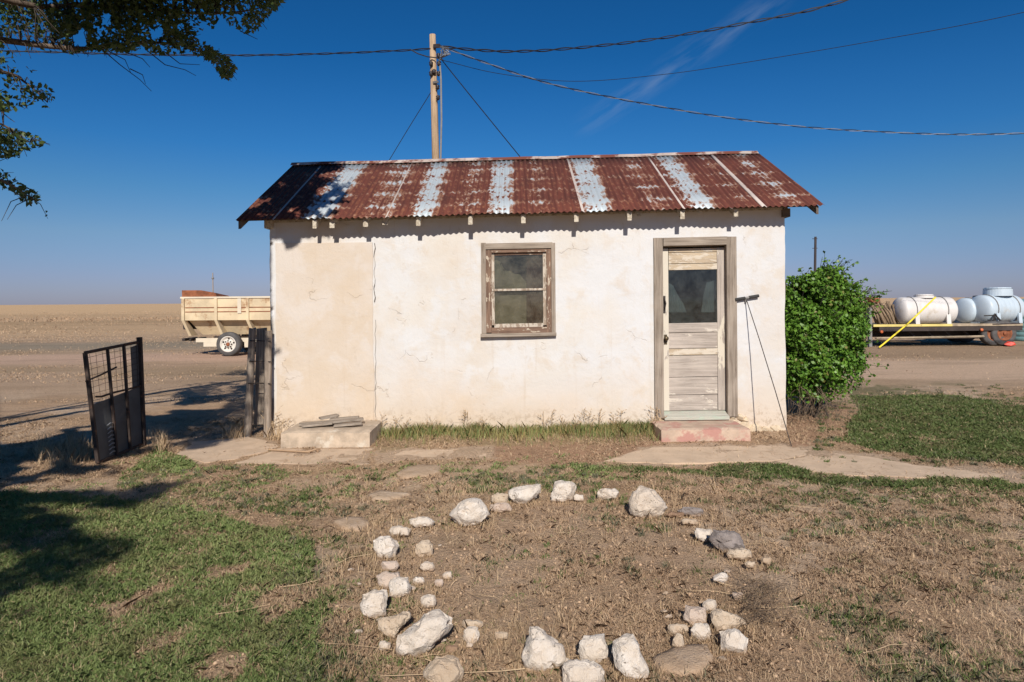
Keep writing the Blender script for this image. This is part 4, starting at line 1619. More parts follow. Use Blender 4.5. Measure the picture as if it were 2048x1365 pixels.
rr = random.Random(19)
for k_ in range(22):
    px, py = (rr.uniform(690, 960), rr.uniform(1090, 1330)) if k_ < 12 else (rr.uniform(1290, 1530), rr.uniform(1130, 1330))
    g_ = G(px, py)
    mb = MB()
    q_ = rr.uniform(.010, .026)
    lump(mb, (g_.x, g_.y, .002), (q_, q_ * rr.uniform(.6, 1), q_ * rr.uniform(.4, .6)), 300 + k_, 12)
    o = mb.build('limestone_chip', M['lime' if rr.random() < .7 else 'lime_tan'])
    tag(o, 'thin loose limestone chip lying in the straw near the ring', 'stone chip', 'limestone chips strewn about the ring')

# flat stepping stones let into the ground
FLAGS = [
    ([(790, 950), (812, 936), (845, 931), (883, 932), (881, 946), (850, 955), (805, 957)], 'wide dusty flagstone near the path, farthest from stone ring'),
    ([(738, 990), (760, 984), (800, 987), (822, 989), (800, 997), (765, 1003), (742, 1000)], 'small pale flagstone between path and stone ring'),
    ([(668, 1044), (690, 1036), (728, 1038), (740, 1050), (715, 1062), (684, 1058)], 'dusty flagstone left of the ring, nearest the green lawn'),
    ([(1306, 1318), (1340, 1296), (1415, 1292), (1428, 1315), (1405, 1345), (1350, 1350), (1318, 1344)], 'broad flat soil covered flagstone inside front right of ring'),
]
for k, (poly, label) in enumerate(FLAGS):
    pts = []
    for i in range(len(poly)):
        p, q = poly[i], poly[(i + 1) % len(poly)]
        for t in np.linspace(0, 1, 6)[:-1]:
            g_ = G(p[0] + (q[0] - p[0]) * t, p[1] + (q[1] - p[1]) * t)
            pts.append((g_.x + mnoise.noise((g_.x * 9, g_.y * 9, 0)) * 0.02, g_.y + mnoise.noise((g_.x * 9, g_.y * 9, 5)) * 0.02))
    cx_ = sum(p[0] for p in pts) / len(pts)
    cy_ = sum(p[1] for p in pts) / len(pts)
    mb = MB()
    n = len(pts)
    V, fs = [], []
    for sc, z in ((1.0, -0.05), (1.0, -0.004), (0.93, 0.012), (0.6, 0.018), (0.25, 0.019)):
        for p in pts:
            x, y = cx_ + (p[0] - cx_) * sc, cy_ + (p[1] - cy_) * sc
            V.append((x, y, z + mnoise.noise((x * 8, y * 8, 2)) * 0.006))
    for r_ in range(4):
        for i in range(n):
            fs.append((r_ * n + i, r_ * n + (i + 1) % n, (r_ + 1) * n + (i + 1) % n, (r_ + 1) * n + i))
    fs.append(tuple(4 * n + i for i in range(n)))
    mb.add(V, fs)
    o = mb.build('flagstone', M['flag' if k != 1 else 'lime_tan'], None, Vector((cx_, cy_, 0)), smooth=True)
    tag(o, label, 'flagstone', 'flat stones let into the yard')

# ------------------------------------------------------------------ gate at the left
BL, BR = P(196, 930, 6.42), P(287, 889, 7.30)
BL.z = max(BL.z, 0.01)
BR.z = max(BR.z, 0.01)
TL, TR = P(170, 706, 6.46), P(279, 681, 7.30)


def gp(u, v):
    return (BL.lerp(BR, u)).lerp(TL.lerp(TR, u), v)


gate = empty('yard_gate', (BL + BR) / 2 * 1.0, 'rusty leaning metal yard gate standing open, dark sheet below wire mesh', 'gate')
gdir = (BR - BL).normalized()
for (a, b, w) in ((gp(0, 0), gp(0, 1.0), .032), (gp(1, -0.02), gp(1, 1.03), .045), (gp(0, 1), gp(1, 0.985), .028), (gp(0, 0.0), gp(1, 0.0), .028)):
    mb = MB()
    mb.bar(a, b, w, w, gdir if abs((b - a).normalized().z) > .5 else (0, 0, 1))
    mb.build('frame_bar', M['rusty_bar'], gate)
for u in (0.36, 0.66):
    mb = MB()
    mb.bar(gp(u, 0) + Vector((.012, 0, 0)), gp(u, 0.99) + Vector((.012, 0, 0)), .024, .024, gdir)
    mb.build('upright_bar', M['rusty_bar'], gate)
mb = MB()
mb.tube([gp(0.1, 0.585), gp(0.2, 0.57), gp(0.4, 0.575), gp(0.7, 0.565), gp(0.98, 0.56)], 0.011, 6)
mb.build('middle_bar', M['rusty_bar'], gate)
mb = MB()
mb.tube([gp(-0.04, 0.745), gp(0.25, 0.77), gp(0.52, 0.80)], 0.009, 6)
mb.build('latch_rod', M['rusty_bar'], gate)
nrm = gdir.cross(Vector((0, 0, 1))).normalized()
mb = MB()
q = [gp(0.03, 0.01), gp(0.97, 0.01), gp(0.97, 0.555), gp(0.03, 0.52)]
mb.hexa([p + nrm * s for s in (-0.004, -0.012) for p in q])
mb.build('sheet_panel', M['gate_sheet'], gate, fixn=True)
mb = MB()
q = [gp(0.83, 0.55), gp(0.97, 0.55), gp(0.97, 0.96), gp(0.83, 0.95)]
mb.hexa([p + nrm * s for s in (-0.004, -0.012) for p in q])
mb.build('upper_panel', M['gate_sheet'], gate, fixn=True)
mb = MB()
for u in np.linspace(0.07, 0.93, 9):
    mb.tube([gp(u, 0.57), gp(u + 0.01 * math.sin(u * 30), 0.78), gp(u, 0.98)], 0.0022, 3)
for v in np.linspace(0.62, 0.95, 7):
    mb.tube([gp(0.02, v), gp(0.3, v + 0.008 * math.sin(v * 40)), gp(0.6, v - 0.006), gp(0.97, v)], 0.0022, 3)
mb.build('wire_mesh', M['rusty_bar'], gate, kind='stuff')
mb = MB()
for v in np.linspace(0.06, 0.32, 8):
    mb.tube([gp(0.33, v - 0.015) + nrm * 0.012, gp(0.27, v - 0.005) + nrm * 0.02, gp(0.22, v - 0.02) + nrm * 0.012], 0.006, 4)
mb.build('wire_lacing', M['cable_light'], gate)

# ------------------------------------------------------------------ posts beside the house


def post(name, pts, r0, r1, mt, label, cat, seed, n=10, flat=1.0):
    mb = MB()
    rr = random.Random(seed)
    k = 12
    P0, P1 = Vector(pts[0]), Vector(pts[-1])
    rings = []
    for i in range(k + 1):
        t = i / k
        c = P0.lerp(P1, t)
        rad = r0 + (r1 - r0) * t
        rings.append([c + Vector((math.cos(2 * math.pi * j / n) * rad * (1 + .10 * mnoise.noise((j * 1.3, t * 4, seed))),
                                  math.sin(2 * math.pi * j / n) * rad * flat * (1 + .10 * mnoise.noise((j * 1.3, t * 4, seed + 5))), rr.uniform(-.012, .012) if i == k else 0)) for j in range(n)])
    vs = [v for q in rings for v in q]
    fs = [(i * n + j, i * n + (j + 1) % n, (i + 1) * n + (j + 1) % n, (i + 1) * n + j) for i in range(k) for j in range(n)]
    fs.append(tuple(k * n + j for j in range(n)))
    mb.add(vs, fs)
    o = mb.build(name, mt, smooth=True)
    try:
        o.data.set_sharp_from_angle(angle=math.radians(50))
    except Exception:
        pass
    return tag(o, label, cat)


def gz(p, z=-0.05):
    return Vector((p.x, p.y, z))


PA, PB_ = P(495, 864, 7.78), P(505, 657, 7.78)
post('fence_post', [gz(PA), PB_], 0.047, 0.042, M['post_z'], 'grey leaning wooden fence post, left of two beside house corner', 'post', 1)
PC, PD = P(534.5, 862, 7.70), P(537, 662, 7.70)
post('fence_post', [gz(PC), PD], 0.045, 0.040, M['post_z'], 'round wooden fence post standing against the house corner', 'post', 2)
mb = MB()
c0, c1 = P(517, 850, 7.95), P(522, 656, 7.95)
w = 0.058
mb.hexa([c0 + Vector((-w, 0, 0)), c0 + Vector((w, 0, 0)), c0 + Vector((w, .05, 0)), c0 + Vector((-w, .05, 0)), c1 + Vector((-w, 0, -.01)), c1 + Vector((w, 0, .0)), c1 + Vector((w, .05, 0)), c1 + Vector((-w, .05, -.01))])
o = mb.build('plank', M['post_z'], bevel=0.006)
tag(o, 'dark weathered upright plank wired between two fence posts', 'plank')
for k_, (yy, px0, px1) in enumerate(((682, 500, 541), (723, 499, 541), (767, 497, 540))):
    mb = MB()
    a, b = P(px0, yy, 7.725), P(px1, yy + 1, 7.645)
    a2, b2 = P(px0 - 2, yy, 7.9), P(px1 + 2, yy, 7.9)
    mb.tube([a2, a, (a + b) / 2 + Vector((0, .03, 0)), b, b2], 0.006, 4)
    tag(mb.build('tie_wire', M['black_iron']), ['topmost', 'middle', 'lowest'][k_] + ' of three dark wires tied round the fence posts', 'wire', 'wires tied round the fence posts')

# ------------------------------------------------------------------ utility pole and wires
PY = 15.0
pb, pt = P(882, 716, PY), P(865, 70, PY)
pb.z = -0.1
pole = empty('utility_pole', (pb.x, pb.y, 0), 'weathered wooden utility pole rising behind the rusty roof', 'utility pole')
mb = MB()
mb.tube([pb, pb.lerp(pt, .35), pb.lerp(pt, .7), pt], 0.105, 12, 0.072)
mb.build('pole_shaft', M['pole_z'], pole, smooth=True)
for (px, py) in ((862, 128), (862, 148), (877, 112), (878, 128), (877, 148), (875, 175), (876, 196), (868, 144)):
    mb = MB()
    c = P(px, py, PY - 0.10)
    mb.lathe(c + Vector((0, 0, -.055)), (0, 0, 1), [(0, .02), (.03, .05), (.055, .035), (.08, .052), (.11, .03)], 8)
    mb.build('insulator', M['ceramic'], pole, smooth=True)
mb = MB()
mb.bar(P(867, 93, PY - .09), P(880, 92, PY - .13), .05, .08)
mb.tube([P(878, 92, PY - .13), P(884, 95, PY - .13), P(897, 96, PY - .16)], .03, 6)
mb.bar(P(866, 166, PY - .09), P(877, 164, PY - .09), .04, .05)
mb.build('bracket', M['ceramic'], pole)
mb = MB()
mb.tube([P(879, 118, PY - .1), P(882, 160, PY - .1), P(883, 240, PY - .1), P(881, 330, PY - .1), gz(P(889, 716, PY - .13), 0)], .022, 6)
mb.build('down_cable', M['greysteel'], pole)
mb = MB()
rr = random.Random(4)
for k in range(5):
    pts = [P(880 + rr.uniform(-2, 2), 96 + rr.uniform(-4, 20), PY - .14)]
    for j in range(6):
        pts.append(P(890 + rr.uniform(-6, 12), 100 + rr.uniform(-8, 12), PY - .2 + rr.uniform(-.1, .1)))
    pts.append(P(880, 118 + rr.uniform(-6, 8), PY - .12))
    mb.tube(pts, .010, 4)
mb.build('wire_tangle', M['cable_light'], pole)
mb = MB()
mb.tube([P(820, 99, PY - .05), P(836, 108, PY - .1), P(855, 114, PY - .12), P(872, 116, PY - .14), P(886, 121, PY - .2)], .014, 5)
mb.build('jumper_wire', M['cable'], pole)


def catmull(pts, n=10):
    pts = [Vector(p) for p in pts]
    q = [pts[0] * 2 - pts[1]] + pts + [pts[-1] * 2 - pts[-2]]
    out = []
    for i in range(1, len(q) - 2):
        for k in range(n):
            t = k / n
            a, b, c, d = q[i - 1], q[i], q[i + 1], q[i + 2]
            out.append(0.5 * ((2 * b) + (c - a) * t + (2 * a - 5 * b + 4 * c - d) * t * t + (3 * b - a - 3 * c + d) * t ** 3))
    out.append(pts[-1])
    return out


def wire(name, pts, r, label, twist=0.0, mats=('cable', 'cable'), nsub=14, pitch=0.9):
    c = catmull(pts, nsub)
    mb = MB()
    if twist > 0:
        # two strands wound round one another
        dense = []
        for a, b in zip(c[:-1], c[1:]):
            n = max(2, int((b - a).length / 0.10))
            for k in range(n):
                dense.append(a.lerp(b, k / n))
        dense.append(c[-1])
        ln_ = 0
        s1, s2 = [], []
        for i, p in enumerate(dense):
            d = dense[min(i + 1, len(dense) - 1)] - dense[max(i - 1, 0)]
            d.normalize()
            sd = d.cross(Vector((0, 0, 1))).normalized()
            up = sd.cross(d)
            if i:
                ln_ += (p - dense[i - 1]).length
            a = ln_ * 2 * math.pi / pitch
            o = (sd * math.cos(a) + up * math.sin(a)) * twist
            s1.append(p + o)
            s2.append(p - o)
        mb.tube(s1, r, 4, cap=False, mi=0)
        mb.tube(s2, r * 0.8, 4, cap=False, mi=1)
        o = mb.build(name, [M[mats[0]], M[mats[1]]])
    else:
        mb.tube(c, r, 4)
        o = mb.build(name, M[mats[0]])
    return tag(o, label, 'wire', 'wires strung from the utility pole')


wire('overhead_wire', [P(880, 94, PY - .13), P(1000, 103, 14.7), P(1120, 99, 14.3), P(1300, 80, 13.7), P(1500, 45, 13.0), P(1695, 0, 12.3), P(2300, -190, 10.4), P(3600, -700, 7.8)],
     .016, 'thick twisted black cable from pole up to top right edge', .022)
wire('overhead_wire', [P(893, 97, PY - .15), P(960, 122, 14.8), P(1100, 168, 14.6), P(1300, 210, 14.4), P(1500, 242, 14.2), P(1720, 262, 14.0), P(2048, 267, 13.8), P(2700, 225, 13.4), P(3400, 120, 13)],
     .011, 'light and dark twisted cable sagging from pole to right edge', .014, ('cable', 'cable_light'), pitch=0.75)
wire('overhead_wire', [P(885, 121, PY - .18), P(1000, 148, 15.4), P(1150, 163, 15.6), P(1330, 149, 15.4), P(1500, 124, 15.0), P(1750, 82, 14.2), P(2048, 25, 13.2), P(2700, -130, 11.6)],
     .007, 'thin dark wire running nearly straight from pole to right edge', 0)
wire('overhead_wire', [P(868, 97, PY - .05), P(830, 100, 15.0), P(700, 106, 15.0), P(560, 110, 15.0), P(400, 111, 15.0), P(150, 106, 15.0), P(-300, 85, 15.0), P(-1500, -20, 15)],
     .012, 'twisted dark cable from pole to the left behind tree', .016)
wire('guy_wire', [P(863, 183, PY), P(776, 325, PY + .8), P(560, 690, PY + 2.4)], .011, 'straight guy wire slanting down to left from pole', 0)
wire('guy_wire', [P(886, 120, PY - .15), P(896, 136, PY), P(1045, 320, PY + .9), P(1340, 680, PY + 2.5)], .012, 'straight guy wire slanting down to right from pole', 0)

# distant dark pole on the right, thin pole on the left
b_ = G(1628, 640)
a = P(1631, 474, 38)
pl = empty('far_pole', (P(1628, 600, 38).x, 38, 0), 'dark distant pole standing behind the green bush', 'pole')
mb = MB()
mb.tube([(P(1628, 600, 38).x, 38, 0), a], .085, 8, .07)
mb.build('shaft', M['pole_dark'], pl)
mb = MB()
for py in (478, 497):
    c = P(1629, py, 38)
    mb.bar(c + Vector((-.12, 0, 0)), c + Vector((.17, 0, 0)), .035, .035)
mb.build('cross_arm', M['pole_dark'], pl)
pl = empty('thin_pole', (P(426, 600, 52).x, 52, 0), 'thin far off pole seen above the rusty wagon edge', 'pole')
mb = MB()
mb.tube([(P(427, 620, 52).x, 52, 0), P(425.5, 546, 52)], .05, 6, .035)
mb.build('shaft', M['post_z'], pl)
mb = MB()
mb.lathe(P(425.5, 557, 52) + Vector((0, 0, -.08)), (0, 0, 1), [(0, .05), (.05, .11), (.12, .11), (.17, .05)], 8)
mb.build('knob', M['greysteel'], pl)

# ------------------------------------------------------------------ wheels


def wheel(parent, c, rad, wid, rim_r, axis_, rim_mat, lug=True, n=28):
    ax_ = Vector(axis_).normalized()
    mb = MB()
    mb.lathe(c, ax_, [(-wid / 2 + .01, rim_r * 0.98), (-wid / 2, rim_r * 1.06), (-wid / 2 + .005, rad * .90), (-wid / 2 + .04, rad * .985), (0, rad), (wid / 2 - .04, rad * .985), (wid / 2 - .005, rad * .90), (wid / 2, rim_r * 1.06), (wid / 2 - .01, rim_r * .98)], n, cap=False)
    ty_ = mb.build('wheel', M['tyre_dust'], parent, smooth=True)
    mb = MB()
    mb.lathe(c, ax_, [(-wid / 2 + .03, rim_r * .97), (wid / 2 - .03, rim_r * .97), (wid / 2 - .004, rim_r * 1.03), (wid / 2 - .006, rim_r * .92), (wid / 2 - .05, rim_r * .84), (wid / 2 - .055, rim_r * .52), (wid / 2 - .02, rim_r * .42), (wid / 2 - .018, rim_r * .25)], n)
    rm = mb.build('rim', rim_mat, ty_, smooth=True)
    mb = MB()
    mb.lathe(c, ax_, [(wid / 2 - .03, rim_r * .26), (wid / 2 + .02, rim_r * .22), (wid / 2 + .035, rim_r * .1)], 12)
    mb.build('hub', M['rust'], ty_)
    if lug:
        mb = MB()
        ref = ax_.cross(Vector((0, 0, 1))).normalized()
        up = ref.cross(ax_)
        for k in range(8):
            a_ = 2 * math.pi * k / 8
            q = c + ax_ * (wid / 2 - .05) + (ref * math.cos(a_) + up * math.sin(a_)) * rim_r * .42
            mb.lathe(q, ax_, [(0, .022), (.05, .018)], 6)
        for k in range(5):
            a_ = 2 * math.pi * (k + .3) / 5
            q = c + ax_ * (wid / 2 - .056) + (ref * math.cos(a_) + up * math.sin(a_)) * rim_r * .70
            mb.lathe(q, ax_, [(0, .032), (.008, .03)], 8)
        mb.build('lug_nuts', M['dark'], ty_, kind='stuff')
    return ty_


# ------------------------------------------------------------------ wagon at the left
WYD = 19.4


def wp(px, py, dy=0.0):
    return P(px, py, WYD + dy)


wag = empty('farm_wagon', (wp(458, 712).x + .9, WYD + .6, 0), 'cream painted steel feed wagon with rust, parked left behind house', 'wagon')
xl, xr = wp(363, 620).x, wp(363, 620).x + 4.3
zt, zm, zb_ = wp(430, 597).z, wp(430, 641).z, wp(430, 671).z
DEP = 1.9
mb = MB()
y0, y1 = WYD + .03, WYD + .03 + DEP
mb.box(xl, xr, y0, y1, zm, zt)
lx = xl + .12
mb.hexa([(lx + .28, y0 + .45, zb_), (xr - .28, y0 + .45, zb_), (xr - .28, y1 - .45, zb_), (lx + .28, y1 - .45, zb_), (lx, y0 + .16, zm - .002), (xr - .1, y0 + .16, zm - .002), (xr - .1, y1 - .16, zm - .002), (lx, y1 - .16, zm - .002)])
mb.build('hopper', M['wagon'], wag, fixn=True)
mb = MB()
mb.box(xl - .04, xr + .04, y0 - .03, y1 + .03, zt, zt + .05)
mb.build('top_rim', M['wagon_white'], wag)
for px in (366, 431.5, 495, 560, 625):
    x = wp(px, 620).x
    mb = MB()
    w = .042
    mb.hexa([(x - w, y0 - .05, zm), (x + w, y0 - .05, zm), (x + w, y0 - .004, zm), (x - w, y0 - .004, zm), (x - w, y0 - .05, zt), (x + w, y0 - .05, zt), (x + w, y0 - .004, zt), (x - w, y0 - .004, zt)])
    mb.hexa([(x + .10, y0 + .10, zb_ - .02), (x + .18, y0 + .10, zb_ - .02), (x + .18, y0 + .5, zb_ - .02), (x + .10, y0 + .5, zb_ - .02), (x - w, y0 - .05, zm - .001), (x + w, y0 - .05, zm - .001), (x + w, y0 + .14, zm - .001), (x - w, y0 + .14, zm - .001)])
    mb.build('side_rib', M['wagon'], wag, fixn=True)
mb = MB()
x = wp(478, 620).x
mb.box(x - .05, x + .06, y0 - .025, y0 - .002, zm + .2, zt - .01)
mb.build('patch_strip', M['wagon_white'], wag)
for py in (615.5, 624):
    z = wp(430, py).z
    mb = MB()
    mb.box(xl + .1, xr - .1, y0 - .012, y0 - .002, z - .012, z + .012)
    mb.build('side_seam', M['rust'], wag)
mb = MB()
a, b = wp(361, 596), wp(431, 596)
t0, t1, t2 = wp(361, 581), wp(400, 581), wp(428, 586)
V = [(a.x, y0 + .06, zt + .051), (b.x, y0 + .06, zt + .051), (t2.x, y0 + .05, t2.z), (t1.x, y0 + .05, t1.z), (t0.x, y0 + .05, t0.z)]
V += [(x_, y_ + .9, z_ - (.08 if z_ > zt + .06 else 0)) for x_, y_, z_ in V]
mb.add(V, [(0, 1, 2, 3, 4), (9, 8, 7, 6, 5), (0, 5, 6, 1), (1, 6, 7, 2), (2, 7, 8, 3), (3, 8, 9, 4), (4, 9, 5, 0)])
mb.build('chute_hood', M['rust'], wag, fixn=True)
mb = MB()
q = [wp(353, 605), wp(364, 602), wp(364, 661), wp(357, 660)]
mb.hexa([Vector((p.x, y0 + d_, p.z)) for d_ in (.25, 1.5) for p in q])
mb.build('end_gate', M['dark'], wag, fixn=True)  # shaded end face of the wagon, its darkness put into the colour
mb = MB()
zc0, zc1 = wp(430, 686).z, wp(430, 678).z
mb.box(wp(381, 680).x, xr - .2, y0 + .30, y0 + .42, zc0, zc1)
mb.box(wp(381, 680).x, xr - .2, y1 - .42, y1 - .30, zc0, zc1)
mb.box(wp(397, 680).x, wp(431, 680).x, y0 + .28, y0 + .40, wp(430, 695).z, zc0 - .002)
mb.box(wp(480, 680).x, wp(500, 680).x, y0 + .28, y0 + .40, wp(430, 697).z, zc0 - .002)
mb.build('chassis', M['wagon_white'], wag)
mb = MB()
zc = wp(365, 682).z
mb.tube([(wp(345, 683).x, y0 + .9, zc), (wp(381, 682).x, y0 + .9, zc)], .04, 8)
mb.bar((wp(349, 683).x, y0 + .5, zc), (wp(349, 683).x, y0 + 1.3, zc), .09, .08)
mb.bar((wp(366, 682).x, y0 + .4, zc), (wp(366, 682).x, y0 + 1.4, zc), .06, .08)
mb.build('drive_shaft', M['dark'], wag)
wr = .365
for dx, dyy in ((0, 0.12), (0, 1.80), (2.0, 0.12), (2.0, 1.80)):
    cx_ = wp(457, 690).x + dx
    wheel(wag, Vector((cx_, WYD + dyy - .05, wr - .012)), wr, .24, .235, (0, -1 if dyy < 1 else 1, 0), M['rim'])
mb = MB()
for dx in (0, 2.0):
    cx_ = wp(457, 690).x + dx
    mb.bar((cx_, WYD + .2, wr), (cx_, WYD + 1.7, wr), .1, .1)
    mb.bar((cx_ + .15, WYD + .35, zb_), (cx_ + .28, WYD + .35, wr - .1), .12, .05)
mb.build('axle', M['dark'], wag)

# ------------------------------------------------------------------ flatbed trailer at the right
TYD = 21.0


def tp(px, py, dy=0.0):
    return P(px, py, TYD + dy)


zd = tp(1880, 650).z
x0, x1 = tp(1747, 650).x, tp(2046, 650).x
tra = empty('flatbed_trailer', ((x0 + x1) / 2, TYD + 1.1, 0), 'old dark flatbed trailer with worn yellow rail, loaded with tanks and posts', 'trailer')
TW = 2.2
mb = MB()
for k in range(9):
    ya = TYD + .08 + k * TW / 9
    mb.box(x0 + .05, x1 - .03, ya, ya + TW / 9 - .015, zd - .05, zd)
mb.build('deck', M['plank'], tra)
mb = MB()
mb.box(x0, tp(1905, 650).x, TYD, TYD + .07, zd - .05, zd + .025)
mb.build('yellow_rail', M['rail_yellow'], tra)
mb = MB()
mb.box(tp(1905, 650).x + .003, x1, TYD, TYD + .07, zd - .05, zd + .025)
mb.build('side_rail', M['plank'], tra)
mb = MB()
mb.box(x0 + .2, x1, TYD + .02, TYD + .16, zd - .20, zd - .055)
mb.box(x0 + .2, x1, TYD + TW - .16, TYD + TW, zd - .20, zd - .055)
for k in range(8):
    xx = x0 + .3 + k * (x1 - x0 - .4) / 7
    mb.box(xx, xx + .1, TYD + .17, TYD + TW - .17, zd - .19, zd - .06)
mb.box(x0 + .3, x1 - .8, TYD + .7, TYD + .85, zd - .42, zd - .20)
mb.box(x0 + .3, x1 - .8, TYD + 1.4, TYD + 1.55, zd - .42, zd - .20)
for k in range(6):
    xx = x0 + .7 + k * .6
    mb.bar((xx, TYD + .3, zd - .2), (xx + .22, TYD + .3, zd - .42), .05, .05)
mb.box(x0 + .3, tp(1968, 650).x, TYD + .25, TYD + .33, zd - .47, zd - .42)
mb.build('frame', M['deck_dark'], tra)
mb = MB()
mb.tube([tp(1752, 677, .1), tp(1860, 675, .1), tp(1968, 673, .1)], .035, 6)
mb.tube([tp(1752, 682, .4), tp(1840, 684, .4)], .03, 6)
mb.build('lower_pipe', M['plank'], tra)
mb = MB()
mb.box(tp(1738, 620).x, tp(1744, 620).x, TYD, TYD + .1, 0.0, tp(1741, 616).z)
mb.box(tp(1738, 620).x, tp(1744, 620).x, TYD + TW - .1, TYD + TW, 0.0, tp(1741, 616).z)
mb.box(tp(1739, 620).x, tp(1743, 620).x, TYD + .11, TYD + TW - .11, zd - .2, tp(1741, 616).z - .04)
mb.build('headboard', M['greysteel'], tra)
for px, py in ((1763, 664), (1963, 660)):
    c = tp(px, py, -.02)
    mb = MB()
    mb.lathe(c, (0, -1, 0), [(0, .05), (.03, .045), (.045, .02)], 12)
    mb.build('marker_lamp', M['orange_lamp'], tra)
for px, dyy in ((2011, .15), (1993, .15), (2011, 1.9), (1993, 1.9)):
    c = Vector((tp(px, 676).x, TYD + dyy + (0.05 if px < 2000 else 0), .40))
    wheel(tra, c, .41 if px > 2000 else .40, .26, .24, (0, -1 if dyy < 1 else 1, 0), M['rust'], False, 24)
mb = MB()
mb.bar((tp(2011, 676).x, TYD + .2, .4), (tp(2011, 676).x, TYD + 1.9, .4), .1, .1)
mb.bar((tp(1993, 676).x, TYD + .2, .4), (tp(1993, 676).x, TYD + 1.9, .4), .1, .1)
mb.bar((tp(1985, 660).x, TYD + .14, .7), (tp(2040, 660).x, TYD + .14, .72), .3, .03)
mb.build('axle', M['deck_dark'], tra)
mb = MB()
c = tp(2019, 690, -.15)
lump(mb, (c.x, TYD - .15, .07), (.20, .14, .09), 3, 16)
tag(mb.build('red_can', M['red']), 'small bright red lump on ground by the trailer wheel', 'can')


def tank(c, axis_, length, rad, mt, label, lid=True, lidr=.26, lidh=.12, saddles=True, lid_t=0.1):
    ax_ = Vector(axis_).normalized()
    root = empty('storage_tank', (c.x, c.y, c.z - rad), label, 'tank', 'plastic tanks on the trailer')
    hl = length / 2
    prof = []
    for k in range(7):
        a_ = math.pi / 2 * k / 6
        prof.append((-hl + rad * .38 * (1 - math.cos(a_)), rad * math.sin(a_) if k else .02))
    n_r = 7
    for k in range(1, n_r):
        t = -hl + rad * .40 + (length - rad * .8) * k / n_r
        prof += [(t - .02, rad), (t, rad * .985), (t + .02, rad)]
    for k in range(6, -1, -1):
        a_ = math.pi / 2 * k / 6
        prof.append((hl - rad * .38 * (1 - math.cos(a_)), rad * math.sin(a_) if k else .02))
    mb = MB()
    mb.lathe(c, ax_, prof, 32)
    mb.build('shell', mt, root, smooth=True)
    if lid:
        mb = MB()
        q = c + ax_ * (lid_t * length) + Vector((0, 0, rad * .93))
        mb.lathe(q, (0, 0, 1), [(0, lidr), (lidh, lidr * .97), (lidh + .01, lidr * 1.02)], 32)
        mb.build('manway', mt, root, smooth=False)
        mb = MB()
        mb.lathe(q + Vector((0, 0, lidh + .012)), (0, 0, 1), [(0, lidr * .9), (.03, lidr * .88), (.04, lidr * .5)], 20)
        mb.build('lid', M['dark'] if lidr < .3 else mt, root)
    sd = ax_.cross(Vector((0, 0, 1))).normalized()
    for t in (-.27, .27):
        mb = MB()
        q = c + ax_ * (t * length)
        mb.tube([q + (sd * math.cos(a_) + Vector((0, 0, 1)) * math.sin(a_)) * (rad + .012) for a_ in np.linspace(-.9, math.pi + .9, 22)], .015, 4)
        mb.build('hoop', M['greysteel'], root)
        if saddles:
            mb = MB()
            for s in (-1, 1):
                mb.bar(q + sd * (rad * .93) * s - Vector((0, 0, .28 * rad)), q + sd * (rad * .99) * s - Vector((0, 0, rad)), .14, .06, sd)
            mb.bar(q - sd * rad - Vector((0, 0, rad * .96)), q + sd * rad - Vector((0, 0, rad * .96)), .14, .08)
            mb.build('saddle', mt, root)
    return root


rad = 26.5 / F * 21.9
cz = zd + rad + .005
c = P(1848, 625, 21.75)
tank(Vector((c.x, 21.75, cz)), (1, .04, 0), 1.95, rad, M['tank'], 'white horizontal plastic tank nearest the post heap on trailer', True, .30, .08, lid_t=-.0)
c = P(1944, 625, 22.4)
tank(Vector((c.x + .12, 22.35, cz - .02)), (1, .30, 0), 1.45, rad * .95, M['tank_blue'], 'bluish tank end on, half hidden behind the right tank', True, .22, .06)
c = P(1994, 622, 21.85)
tank(Vector((c.x + .05, 21.95, cz + .03)), (1, .22, 0), 1.62, rad * 1.05, M['tank_blue'], 'bluish white tank with tall raised neck, rightmost on trailer', True, .42, .24, lid_t=.04)
# strap and stand clutter by the right tank
mb = MB()
for a, b in (((1975, 640), (1998, 648)), ((1990, 628), (2003, 648)), ((1990, 628), (1986, 646)), ((1968, 632), (1990, 631)), ((1994, 634), (2006, 646))):
    mb.bar(tp(*a, .35), tp(*b, .2), .035, .035)
tag(mb.build('metal_stand', M['dark']), 'small dark metal stand in front of the right tank', 'stand')

# teal tank standing on the ground past the trailer
c = P(2058, 640, 23.5)
tt = empty('teal_tank', (c.x + .35, 23.6, 0), 'upright dark teal plastic tank behind the trailer at right edge', 'tank')
mb = MB()
zt = P(2040, 598, 23.5).z
prof = [(0, .93), (.02, .95)]
for k in range(1, 9):
    prof += [(k * .16 - .02, .95), (k * .16, .93), (k * .16 + .02, .95)]
prof += [(zt - .25, .95), (zt - .1, .82), (zt - .02, .55), (zt, .3)]
mb.lathe((c.x + .35, 23.6, 0), (0, 0, 1), prof, 32)
mb.build('shell', M['teal'], tt, smooth=True)
mb = MB()
mb.lathe((c.x + .35, 23.6, zt - .01), (0, 0, 1), [(0, .24), (.09, .24), (.1, .2)], 18)
mb.build('lid', M['teal'], tt)

